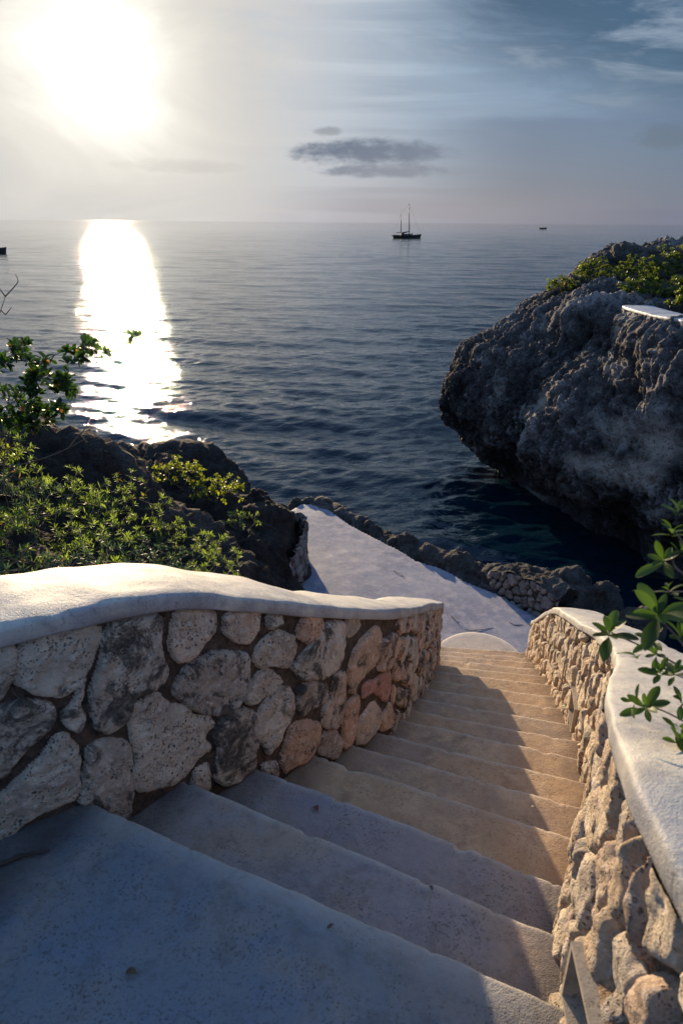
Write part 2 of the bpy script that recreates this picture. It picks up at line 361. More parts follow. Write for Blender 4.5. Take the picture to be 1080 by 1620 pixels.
# ---------------------------------------------------------------- the sea
def build_sea():
    rr = [0.5]
    while rr[-1] < 60000:
        r = rr[-1]; rr.append(r+(.5 if r < 5 else max(.05, .0042*r) if r < 520 else .02*r if r < 2000 else .1*r))
    rr = np.array(rr); th = np.radians(np.arange(-78, 78.01, .20))
    R, T = np.meshgrid(rr, th, indexing='ij'); X = R*np.sin(T); Y = R*np.cos(T); Z = np.zeros_like(X)
    rs = np.random.RandomState(3)
    cell = np.maximum(.0040*R, .0035*R)
    for k in range(64):
        lam = .26*(1.060**k)*rs.uniform(.92, 1.08)
        dirn = radians(183+rs.normal()*(28 if lam < 1.6 else 16)); kx, ky = sin(dirn)*2*pi/lam, cos(dirn)*2*pi/lam
        amp = .0032*lam*(1.0 if lam < .9 else (.9/lam)**.5)
        fade = np.clip((lam/np.maximum(cell, .02)-2.6)/3, 0, 1)
        ph = rs.rand()*6.28; a = kx*X+ky*Y+ph+(1.2 if lam < 1. else .6)*np.sin(X*.65/lam+k)+1.4*np.sin(Y*.45/lam+k*2.1)
        Z += amp*fade*(np.sin(a)+.28*np.sin(2*a+1.2))
    Z *= 1+1.5*np.exp(-(R/34)**2)
    Z *= np.clip((R-5)/3, 0, 1)
    m, t, b = mat('sea_water'); p = t.obj()
    b.inputs['Base Color'].default_value = (.003, .014, .026, 1); b.inputs['Roughness'].default_value = .045; b.inputs['IOR'].default_value = 1.333
    pw = t.warp(p, .5, .45); q = t.v('MULTIPLY', pw, (.42, 1.1, 1.)); q2 = t.v('MULTIPLY', pw, (.65, 1.15, 1.))
    h = t.m('ADD', t.m('MULTIPLY', t.noise(q, .22, 2, .5), .7), t.m('MULTIPLY', t.noise(q, .65, 2, .5), .30))
    h = t.m('ADD', h, t.m('MULTIPLY', t.noise(q2, 1.7, 3, .6), .27))
    h = t.m('ADD', h, t.m('MULTIPLY', t.noise(q2, 4.5, 3, .6), .22))
    h = t.m('ADD', h, t.m('MULTIPLY', t.noise(q2, 11., 3, .6), .035))
    t.val(b.inputs['Normal'], t.bump(h, 1.0, .17))
    o = gridmesh('sea', np.stack([X, Y, Z], -1), m, flip=True); tag(o, kind='structure')
    return o
build_sea()

# ---------------------------------------------------------------- stair data (x, y of each nosing's two ends; rise .165)
RISE = .165
NL = [(-.74, 1.54), (-.52, 1.79), (-.31, 2.03), (-.10, 2.28), (.05, 2.54), (.20, 2.81), (.33, 3.11), (.42, 3.40), (.50, 3.72), (.59, 4.04), (.68, 4.36), (.77, 4.70), (.84, 5.02), (.89, 5.34), (.94, 5.65), (1.0, 5.96), (1.06, 6.28)]
NR = [(.50, .97), (.60, 1.25), (.73, 1.53), (.90, 1.85), (1.03, 2.16), (1.17, 2.47), (1.27, 2.81), (1.38, 3.13), (1.48, 3.47), (1.54, 3.82), (1.62, 4.17), (1.69, 4.52), (1.76, 4.86), (1.83, 5.19), (1.89, 5.52), (1.94, 5.84), (1.98, 6.18)]
TREAD0 = EYE-1.6
TERR_Z = EYE-1.6-17*RISE-.10

# ---------------------------------------------------------------- rocky shore: one heightfield through surveyed points
CP = [(-7, 0, 4.6), (-3, .5, 4.3), (-6, 1.5, 4.4), (-3, 1.9, 4.15), (-1.3, 2.1, 4.0), (-.75, 2.5, 3.6), (-.45, 3.1, 3.05), (-.05, 4, 2.35), (.25, 5, 1.8), (.35, 6, .95), (-9, 5, 4.2), (-6, 4, 4.2), (-4, 4, 4.0), (-2.5, 4, 3.7), (-1.4, 4, 3.05), (-.6, 4, 2.75),
      (-9, 8, 3.2), (-6, 6, 4.0), (-4, 6, 3.85), (-3.1, 6, 3.72), (-2.55, 6.3, 3.58), (-2.1, 6.5, 3.15), (-1.7, 6, 2.65), (-1, 6, 2.4), (-.4, 6, 1.75), (-4, 7.6, 3.0), (-2.6, 7.4, 2.75), (-1.7, 7.3, 2.35), (-1.05, 7.3, 2.2), (-.7, 7.4, 1.7),
      (-4, 8.6, 2.6), (-2.5, 8.6, 2.45), (-1.7, 8.4, 2.35), (-1.1, 8.4, 2.2), (-.85, 8.4, 1.9), (-.5, 8.4, .6), (-.1, 8.4, .6), (-4, 9.6, 2.4), (-2.2, 9.5, 2.55), (-1.86, 9.6, 2.35), (-1.5, 9.65, 2.0), (-1.0, 9.5, 1.1), (-.35, 9.3, .6), (-.6, 10.1, .6),
      (-4, 10.6, 1.2), (-2.2, 10.5, 1.2), (-1.2, 10.6, 1.0), (-.6, 10.8, .75), (-4, 12, -1.2), (-2, 12, -1.2), (-.5, 12, -1.2), (-8, 12, -1), (-9, 15, -3), (0, 14.5, -3), (6, 12, -3), (7.5, 6, -3), (3.2, 9.6, -1.2), (1.4, 10.4, -1.2), (.2, 11.3, -1.2),
      (.3, 9, .7), (1.2, 7.5, .7), (2, 7, .7), (1, 8.4, .7), (2.5, 7.6, .75), (1.4, 8.7, .55), (2.9, 8.3, .2), (.6, 9.7, .5), (-.2, 10.6, .5), (4.4, 8, -1.2), (3.3, 7, .9), (5, 6, -1.2), (4.0, 6.2, -.2),
      (2.45, 6.2, 1.15), (2.35, 5.3, 1.35), (2.2, 4.4, 1.75), (2.1, 3.5, 2.1), (1.9, 2.6, 2.6), (1.5, 1.6, 3.1), (1.3, .5, 3.5), (3.4, 5, .6), (3.3, 3, 1.6), (4.8, 3, -.5), (6.5, 2, -1.5), (2.6, 1, 2.9), (4, 0, 1.8), (7, -2, 0), (2, -2, 3.6), (-2, -2, 3.6), (-7, -3, 4.4),
      (.9, 1.9, 2.9), (.6, 2.9, 2.55), (1.1, 2.8, 2.5), (1, 4, 1.95), (1.4, 5, 1.45), (1.1, 6, .85), (1.7, 6, .8), (1.5, 6.6, .7), (.6, 7, .7), (-.3, 2, 3.1), (.3, 1, 3.3), (-1, 0, 3.4), (0, -1, 3.4), (-1.6, .9, 3.5)]
CPa = np.array(CP, float)
_A = np.sqrt(((CPa[:, None, :2]-CPa[None, :, :2])**2).sum(-1)+.04); _wt = np.linalg.solve(_A+np.eye(len(CPa))*.01, CPa[:, 2]-1.0)
def ground(x, y):
    x = np.atleast_1d(np.asarray(x, float)).ravel(); y = np.atleast_1d(np.asarray(y, float)).ravel(); out = np.empty(len(x))
    for i in range(0, len(x), 20000):
        sl = slice(i, i+20000)
        out[sl] = np.sqrt((x[sl, None]-CPa[None, :, 0])**2+(y[sl, None]-CPa[None, :, 1])**2+.04)@_wt+1.0
    return out
def inpoly(px, py, poly):
    r = np.zeros(px.shape, bool); n = len(poly)
    for i in range(n):
        x1, y1 = poly[i]; x2, y2 = poly[(i+1) % n]
        c = ((y1 > py) != (y2 > py)) & (px < (x2-x1)*(py-y1)/(y2-y1+1e-12)+x1); r ^= c
    return r
def polydist(px, py, poly, closed=True):
    d = np.full(px.shape, 1e9); n = len(poly)
    for i in range(n if closed else n-1):
        a = np.array(poly[i], float); b = np.array(poly[(i+1) % n], float); e = b-a
        t = np.clip(((px-a[0])*e[0]+(py-a[1])*e[1])/(e@e+1e-12), 0, 1)
        d = np.minimum(d, np.hypot(px-a[0]-t*e[0], py-a[1]-t*e[1]))
    return d
LAND = [(-.72, 11.05), (-.35, 10.97), (-.14, 10.69), (.21, 10.07), (.5, 9.71), (.73, 9.42), (.99, 9.1), (1.11, 8.88), (1.42, 8.67), (1.6, 8.48), (1.75, 8.23), (2.11, 7.91), (2.34, 7.55), (2.60, 7.2), (2.75, 6.6)]
TERR = LAND+[(2.7, 5.9), (.5, 5.9), (.1, 6.6), (-.3, 7.2), (-.62, 7.8), (-.75, 8.6), (-.85, 9.6), (-.95, 10.6)]
def rocky(p, a=1.0):
    """displacement height of eroded coral limestone at points p"""
    q = p+.12*np.stack([perlin(p*2.7), perlin(p*2.7+9), perlin(p*2.7+21)], 1)+.03*np.stack([perlin(p*9), perlin(p*9+9), perlin(p*9+21)], 1)
    h = fbm(p*.7, 3)*.22+(ridged(q*1.6+3.1, 4)-.35)*.17
    h += (ridged(q*5.3+1.7, 3)-.35)*.10
    h -= np.clip(.45-worley(q*4.4), 0, 1)*.22
    h -= np.clip(.42-worley(q*9.5+5), 0, 1)*.20
    h += (ridged(q*11+8.7, 3)-.35)*.055
    return h*a
def vnormals(G):
    n = np.cross(np.gradient(G, axis=0), np.gradient(G, axis=1)); n /= np.linalg.norm(n, axis=2)[..., None]+1e-12
    return n
def build_shore():
    xs = np.arange(-9, 7.01, .045); ys = np.arange(-2.5, 13.5, .045)
    X, Y = np.meshgrid(xs, ys, indexing='ij'); Z = ground(X, Y).reshape(X.shape)
    cor = [(-3, -3), (1.0, -3), (1.0, 1), (1.6, 2.6), (2.1, 4.2), (2.4, 6.3), (.4, 6.3), (.2, 4.4), (-.3, 3), (-1.2, 1.9), (-3, 1.5)]
    dc = np.where(inpoly(X, Y, cor), 0, polydist(X, Y, cor)); dt = np.where(inpoly(X, Y, TERR), 0, polydist(X, Y, TERR))
    wt = np.clip(dc/.5, 0.03, 1)*np.clip(dt/.45, .03, 1)
    G = np.stack([X, Y, Z], -1); n = vnormals(G); n *= np.sign(n[..., 2:3])
    h = rocky(G.reshape(-1, 3)).reshape(Z.shape)
    G = G+n*(h*wt)[..., None]
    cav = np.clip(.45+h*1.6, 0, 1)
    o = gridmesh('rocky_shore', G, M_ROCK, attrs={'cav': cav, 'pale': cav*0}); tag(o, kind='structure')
build_shore()

# ---------------------------------------------------------------- lumps of rock through the voxel remesher
def remeshed(V, F, voxel):
    me = bpy.data.meshes.new('tmp'); me.from_pydata([tuple(v) for v in V], [], [list(map(int, f)) for f in F]); me.update()
    o = bpy.data.objects.new('tmp', me); COL.objects.link(o)
    md = o.modifiers.new('r', 'REMESH'); md.mode = 'VOXEL'; md.voxel_size = voxel; md.use_smooth_shade = True
    dg = bpy.context.evaluated_depsgraph_get(); ev = o.evaluated_get(dg); m2 = bpy.data.meshes.new_from_object(ev)
    n = len(m2.vertices); co = np.empty(n*3); m2.vertices.foreach_get('co', co); no = np.empty(n*3); m2.vertices.foreach_get('normal', no)
    f = np.empty(len(m2.polygons)*4, int); m2.polygons.foreach_get('vertices', f)
    bpy.data.objects.remove(o); bpy.data.meshes.remove(me); bpy.data.meshes.remove(m2)
    return co.reshape(-1, 3), no.reshape(-1, 3), f.reshape(-1, 4)
def smoothverts(V, F, it=2):
    for _ in range(it):
        acc = np.zeros_like(V); cnt = np.zeros(len(V))
        for k in range(4):
            a, b = F[:, k], F[:, (k+1) % 4]
            for c in range(3): acc[:, c] += np.bincount(a, V[b, c], len(V))
            cnt += np.bincount(a, minlength=len(V))
        V = .5*V+.5*acc/np.maximum(cnt, 1)[:, None]
    return V
def build_cliff():
    # sections at constant y: x of the seaward face at each height, then the top running back to the right
    zs = [-1.0, .15, .45, .9, 1.35, 1.7, 2.15, 2.6, 3.05, 3.45]
    tip = [3.95, 3.75, 3.35, 2.90, 2.42, 2.20, 2.26, 2.50, 2.80, 3.55]
    S = []
    #      y,   shift, top rim (x,z) ... top back points
    for (y, sh, rim, top) in [
        (20.0, 3.6, [(5.9, 3.5), (6.8, 4.0)], [(8.0, 4.4), (10, 4.5)]),
        (18.3, 2.0, [(4.9, 3.7), (5.8, 4.3)], [(7.0, 5.0), (10, 5.0)]),
        (16.9, .75, [(4.25, 3.7), (4.9, 4.2)], [(6.2, 5.05), (10, 5.15)]),
        (15.7, 0., [(4.2, 3.75), (4.6, 4.1)], [(5.6, 4.55), (10, 5.1)]),
        (14.2, .55, [(4.3, 3.95), (4.75, 4.15)], [(5.5, 4.35), (10, 5.1)]),
        (12.6, 1.15, [(4.72, 3.95), (4.95, 4.05)], [(5.6, 4.1), (10, 4.9)]),
        (11.0, 1.85, [(4.9, 4.0), (5.15, 4.12)], [(5.9, 4.15), (10, 4.7)]),
        (9.6, 2.55, [(5.2, 4.05), (5.5, 4.2)], [(6.4, 4.3), (10, 4.7)]),
        (8.2, 3.4, [(5.9, 4.1), (6.2, 4.25)], [(7.0, 4.4), (10, 4.7)]),
        (6.6, 4.8, [(7.1, 4.1), (7.5, 4.3)], [(8.2, 4.4), (10, 4.6)])]:
        sq = 1.0-max(0, min(1, (12.5-y)/8))*.35
        pts = []
        for z, x in zip(zs, tip):
            u = (x-2.2)*sq
            xx = 2.2+u+sh
            if y < 13 and z < .95: z = z+.25 if z > 0 else z
            pts.append((xx, z))
        lim = rim[0][0]-.12
        pts = [(min(x, lim) if z > 2.4 else x, z) for x, z in pts]
        pts += rim+top+[(11, top[-1][1]), (11, -1.0)]
        S.append([(x, y, z) for x, z in pts])
    S = np.array(S); k = S.shape[1]
    D = np.stack([catmull(S[:, j], 6) for j in range(k)], 1)     # refine along y
    V = D.reshape(-1, 3); ny = D.shape[0]
    F = [list(f) for f in gridfaces(ny, k, closev=True)]
    F += [list(range(k)), [(ny-1)*k+i for i in range(k)][::-1]]
    co, no, f = remeshed(V, F, .031)
    co = smoothverts(co, f, 10)
    tri = np.cross(co[f[:, 1]]-co[f[:, 0]], co[f[:, 2]]-co[f[:, 0]]); no = np.zeros_like(co)
    for kk in range(4):
        for c in range(3): no[:, c] += np.bincount(f[:, kk], tri[:, c], len(co))
    no /= np.linalg.norm(no, axis=1)[:, None]+1e-12
    q = co*np.array([1, 1, .62])                                   # flutes run down the face
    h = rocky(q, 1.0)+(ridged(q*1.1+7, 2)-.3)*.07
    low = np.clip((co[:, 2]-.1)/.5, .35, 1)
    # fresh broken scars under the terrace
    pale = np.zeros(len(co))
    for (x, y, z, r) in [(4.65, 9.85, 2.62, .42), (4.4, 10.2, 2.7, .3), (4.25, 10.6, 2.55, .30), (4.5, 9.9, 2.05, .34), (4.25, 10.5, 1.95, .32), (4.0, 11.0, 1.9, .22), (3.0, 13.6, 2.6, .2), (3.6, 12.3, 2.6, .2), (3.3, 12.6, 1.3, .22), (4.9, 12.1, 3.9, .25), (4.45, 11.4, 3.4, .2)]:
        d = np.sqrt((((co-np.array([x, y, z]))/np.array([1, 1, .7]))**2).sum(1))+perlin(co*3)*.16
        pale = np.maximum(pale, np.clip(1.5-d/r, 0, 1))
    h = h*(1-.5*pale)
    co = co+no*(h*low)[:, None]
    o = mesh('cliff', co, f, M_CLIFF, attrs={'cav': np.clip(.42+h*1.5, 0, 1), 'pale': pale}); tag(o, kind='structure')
build_cliff()

def lump_rock(name, label, cat, blobs, voxel, m, amp=.5, group=None, freq=2.0, seed=0, parent=None):
    V = []; F = []; rs = np.random.RandomState(seed)
    for (x, y, z, rx, ry, rz) in blobs:
        n = 9; th, ph = np.meshgrid(np.linspace(0, 2*pi, 13)[:-1], np.linspace(0.05, pi-.05, n), indexing='ij')
        jit = 1+rs.uniform(-.12, .12, th.shape)
        G = np.stack([x+rx*jit*np.cos(th)*np.sin(ph), y+ry*jit*np.sin(th)*np.sin(ph), z+rz*jit*np.cos(ph)], -1)
        b = sum(len(v) for v in V); V.append(G.reshape(-1, 3)); nu = 12
        idx = np.arange(nu*n).reshape(nu, n)+b
        for i in range(nu):
            for j in range(n-1): F.append([idx[i, j], idx[i, j+1], idx[(i+1) % nu, j+1], idx[(i+1) % nu, j]])
        F.append([idx[i, 0] for i in range(nu)]); F.append([idx[i, n-1] for i in range(nu)][::-1])
    co, no, f = remeshed(np.vstack(V), F, voxel); co = smoothverts(co, f, 2)
    h = rocky(co*freq, amp/freq); co = co+no*h[:, None]
    o = mesh(name, co, f, m, parent, attrs={'cav': np.clip(.42+h*freq*1.4, 0, 1), 'pale': h*0})
    return tag(o, label, cat, group) if label else o

# ---------------------------------------------------------------- cement terrace by the water
def build_terrace():
    cx, cy = .8, 8.0; d = .05
    X, Y = np.meshgrid(np.arange(-1.2, 3.0, d), np.arange(5.6, 11.4, d), indexing='ij')
    z = TERR_Z+.018*perlin(P3(X*.8, Y*.8, 2)).reshape(X.shape)+.006*perlin(P3(X*3.5, Y*3.5, 5)).reshape(X.shape)
    din = np.where(inpoly(X, Y, TERR), polydist(X, Y, TERR), -polydist(X, Y, TERR))
    keep = din > -.08
    z = z-np.where(din < .05, np.clip((.05-din)*1.6, 0, .5)**1.0*1.2, 0)
    V = np.stack([X, Y, z], -1).reshape(-1, 3); F = gridfaces(*X.shape, flip=False); k = keep.ravel()
    F = F[k[F].all(1)]
    used = np.unique(F); mp = -np.ones(len(V), int); mp[used] = np.arange(len(used))
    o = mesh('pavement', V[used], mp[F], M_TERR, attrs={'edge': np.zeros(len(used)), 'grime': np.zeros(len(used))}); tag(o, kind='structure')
build_terrace()

# ---------------------------------------------------------------- staircase
stair = empty('staircase', (1.2, 3.6, TREAD0-8*RISE), 'long curved flight of worn concrete steps going down between the two stone walls', 'staircase')
def prof(back, L, z, drop=.20):
    """(along-run fraction handled by caller) list of (dist before nosing, dz, edge)"""
    r = .016; pts = [(-(back)*(1-u), 0.) for u in np.linspace(0, 1, L)[:-1]]
    pts = [(a-r, b) for a, b in pts]
    for a in np.linspace(0, pi/2, 5): pts.append((-r+r*sin(a), -r+r*cos(a)))
    pts += [(-.002, -.05), (-.006, -.11), (-.01, -drop)]
    return pts
def build_step(n, A, B, backdist, z, m, nx, L):
    A = np.array(A, float); B = np.array(B, float); e = (B-A)/np.linalg.norm(B-A); A = A-e*.14; B = B+e*.14
    nrm = np.array([-e[1], e[0]])                         # towards the sea
    pr = prof(1.0, L, z); u = np.linspace(0, 1, nx); wlen = np.linalg.norm(B-A)
    G = np.zeros((nx, len(pr), 3)); ed = np.zeros((nx, len(pr))); gr = np.zeros((nx, len(pr)))
    wob = .006*perlin(P3(u*6, n*3.7, 1.5))+.003*perlin(P3(u*25, n*3.7, 4.5))
    chip = -.022*np.clip(perlin(P3(u*16, n*5.1, 7))-.32, 0, 1)*2-.006*np.clip(perlin(P3(u*50, n*5.1, 3))-.2, 0, 1)*2
    bd = backdist[0]+(backdist[1]-backdist[0])*u
    for j, (a, dz) in enumerate(pr):
        base = A[None]+(B-A)[None]*u[:, None]
        aa = a*bd if a < -.02 else np.full(nx, a)
        f = np.clip(1+a/.25, 0, 1) if a < 0 else 1
        off = aa+(wob+chip)*f
        G[:, j, :2] = base+nrm[None]*off[:, None]
        G[:, j, 2] = z+dz+(.0035*perlin(P3(G[:, j, 0]*2.5, G[:, j, 1]*2.5, n*2.))+.0015*perlin(P3(G[:, j, 0]*14, G[:, j, 1]*14, n*2.)) if dz > -.03 else 0)+(wob+chip)*.35*f
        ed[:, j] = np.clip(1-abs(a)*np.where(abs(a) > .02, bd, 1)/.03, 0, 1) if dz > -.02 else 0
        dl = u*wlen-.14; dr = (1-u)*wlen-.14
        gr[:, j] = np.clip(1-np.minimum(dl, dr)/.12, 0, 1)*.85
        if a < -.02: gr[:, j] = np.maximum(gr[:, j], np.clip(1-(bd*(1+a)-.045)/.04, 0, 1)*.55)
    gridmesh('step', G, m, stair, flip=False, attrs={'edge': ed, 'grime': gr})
def perp(A, B, C):
    """distance of C in front of line AB"""
    e = (np.array(B)-np.array(A)); e = e/np.linalg.norm(e); return (np.array(C)-np.array(A))@np.array([-e[1], e[0]])
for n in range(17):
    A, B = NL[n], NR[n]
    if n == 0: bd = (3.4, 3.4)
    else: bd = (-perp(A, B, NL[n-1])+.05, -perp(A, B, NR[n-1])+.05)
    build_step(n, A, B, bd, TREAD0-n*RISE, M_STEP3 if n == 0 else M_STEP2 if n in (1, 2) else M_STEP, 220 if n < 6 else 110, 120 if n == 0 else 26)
# wide head of the flight, running on to the left and behind
zt = TREAD0-.004
X, Y = np.meshgrid(np.linspace(-3.2, .5, 60), np.linspace(-2.6, 1.6, 60), indexing='ij')
lim = np.interp(X, [-3.2, -.86, -.74, .5], [1.4, 1.60, 1.53, .95]); Y2 = -2.6+(Y+2.6)/4.2*(lim+2.6-.03)
G = np.stack([X, Y2, zt+0*X+.002*perlin(P3(X*3, Y2*3, 3)).reshape(X.shape)], -1)
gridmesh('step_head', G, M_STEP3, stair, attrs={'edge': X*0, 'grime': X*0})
# round bottom step
def round_step():
    z = TREAD0-17*RISE; e = np.array([1.98-1.06, 6.18-6.28]); Lh = np.linalg.norm(e)/2; e /= 2*Lh; c = np.array([1.52, 6.22]); nr = np.array([-e[1], e[0]])
    rad = [0, .3, .6, .85, .95, .985, 1.0, 1.0, 1.0]; dz = [0, 0, 0, 0, 0, -.002, -.014, -.05, -.16]
    th = np.linspace(-.12, pi+.12, 70); G = np.zeros((70, len(rad), 3))
    for j, (r, d) in enumerate(zip(rad, dz)):
        G[:, j, :2] = c+e[None]*(np.cos(th)*.50*r)[:, None]+nr[None]*(np.sin(th)*.60*r)[:, None]; G[:, j, 2] = z+d
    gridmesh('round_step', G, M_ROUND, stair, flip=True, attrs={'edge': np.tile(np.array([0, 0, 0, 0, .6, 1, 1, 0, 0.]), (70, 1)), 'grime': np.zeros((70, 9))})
round_step()
# mortared stone faces
STONES=[
[(1.85,1.0),(1.93,1.0),(2.05,1.04),(2.04,1.08),(2.0,1.14),(1.98,1.19),(1.92,1.2),(1.86,1.17),(1.82,1.12),(1.82,1.06)],
[(1.76,1.0),(1.79,1.0),(1.83,1.01),(1.82,1.08),(1.77,1.15),(1.73,1.14)],
[(2.06,1.05),(2.12,1.05),(2.24,1.08),(2.23,1.15),(2.24,1.29),(2.21,1.33),(2.12,1.32),(2.1,1.36),(2.06,1.39),(2.02,1.39),(1.98,1.34),(2.0,1.23),(2.03,1.16)],
[(2.29,1.09),(2.45,1.17),(2.45,1.23),(2.39,1.27),(2.33,1.3),(2.28,1.28),(2.27,1.21)],
[(2.31,1.31),(2.45,1.32),(2.58,1.4),(2.56,1.5),(2.51,1.58),(2.43,1.58),(2.33,1.5),(2.25,1.38)],
[(2.1,1.35),(2.19,1.35),(2.24,1.42),(2.3,1.47),(2.32,1.52),(2.39,1.56),(2.41,1.61),(2.37,1.64),(2.39,1.7),(2.33,1.7),(2.25,1.74),(2.19,1.73),(2.09,1.67),(2.08,1.59),(2.1,1.53),(2.09,1.44)],
[(1.98,1.18),(1.98,1.22),(1.96,1.25),(1.97,1.3),(1.94,1.34),(1.91,1.29),(1.91,1.25),(1.95,1.23)],
[(1.71,1.17),(1.76,1.17),(1.83,1.17),(1.89,1.22),(1.89,1.26),(1.87,1.29),(1.8,1.33),(1.73,1.4),(1.66,1.42)],
[(1.65,1.51),(1.72,1.46),(1.79,1.4),(1.84,1.37),(1.88,1.32),(1.91,1.33),(1.93,1.4),(1.91,1.56),(1.84,1.57),(1.75,1.58),(1.69,1.64),(1.63,1.64)],
[(1.96,1.4),(2.02,1.41),(2.08,1.47),(2.08,1.53),(2.06,1.57),(2.08,1.65),(2.04,1.76),(1.99,1.7),(1.91,1.59),(1.94,1.47)],
[(2.45,1.58),(2.54,1.61),(2.59,1.67),(2.6,1.77),(2.57,1.85),(2.58,1.92),(2.5,1.92),(2.41,1.88),(2.38,1.82),(2.42,1.73),(2.41,1.63)],
[(2.49,1.19),(2.63,1.26),(2.62,1.33),(2.58,1.36),(2.48,1.27)],
[(2.67,1.29),(2.74,1.31),(2.75,1.36),(2.7,1.36),(2.66,1.33)],
[(2.62,1.39),(2.72,1.37),(2.8,1.43),(2.81,1.5),(2.78,1.57),(2.69,1.51),(2.63,1.49),(2.6,1.44)],
[(2.85,1.37),(2.96,1.42),(2.97,1.48),(2.92,1.51),(2.85,1.5),(2.81,1.43)],
[(3.0,1.48),(3.14,1.54),(3.13,1.66),(3.07,1.75),(2.95,1.72),(2.83,1.65),(2.78,1.56),(2.85,1.54),(2.93,1.51)],
[(2.57,1.53),(2.65,1.5),(2.74,1.61),(2.69,1.63),(2.61,1.64),(2.54,1.59)],
[(2.71,1.62),(2.78,1.67),(2.79,1.77),(2.73,1.83),(2.69,1.89),(2.64,1.9),(2.6,1.77),(2.6,1.68)],
[(2.83,1.68),(2.93,1.72),(3.0,1.78),(2.99,1.85),(2.88,1.82),(2.83,1.84),(2.8,1.75)],
[(2.77,1.84),(2.88,1.88),(2.95,1.96),(2.94,2.05),(2.88,2.09),(2.79,2.07),(2.73,2.06),(2.71,1.97),(2.74,1.9)],
[(3.07,1.77),(3.14,1.79),(3.17,1.91),(3.14,2.02),(3.09,2.08),(2.96,1.97),(2.97,1.9),(3.04,1.84)],
[(2.97,2.01),(3.09,2.09),(3.14,2.2),(3.08,2.24),(2.94,2.11)],
[(3.28,1.74),(3.47,1.74),(3.52,1.83),(3.46,1.95),(3.33,1.96),(3.21,1.98),(3.19,1.83),(3.23,1.76)],
[(3.53,1.86),(3.74,1.94),(3.79,2.05),(3.69,2.12),(3.49,2.03),(3.48,1.91)],
[(3.35,2.01),(3.67,2.12),(3.7,2.26),(3.62,2.3),(3.56,2.24),(3.43,2.1),(3.34,2.09)],
[(3.15,2.0),(3.29,2.01),(3.28,2.17),(3.24,2.27),(3.14,2.24)],
[(3.3,2.19),(3.45,2.17),(3.57,2.33),(3.54,2.39),(3.39,2.4),(3.28,2.31)],
[(2.3,1.74),(2.37,1.75),(2.36,1.88),(2.29,1.8)],
[(2.61,1.93),(2.69,1.96),(2.68,2.03),(2.61,1.98)],
[(3.16,1.55),(3.28,1.61),(3.31,1.66),(3.2,1.67),(3.15,1.62)],
[(3.56,2.34),(3.69,2.36),(3.77,2.48),(3.75,2.55),(3.55,2.45)],
]

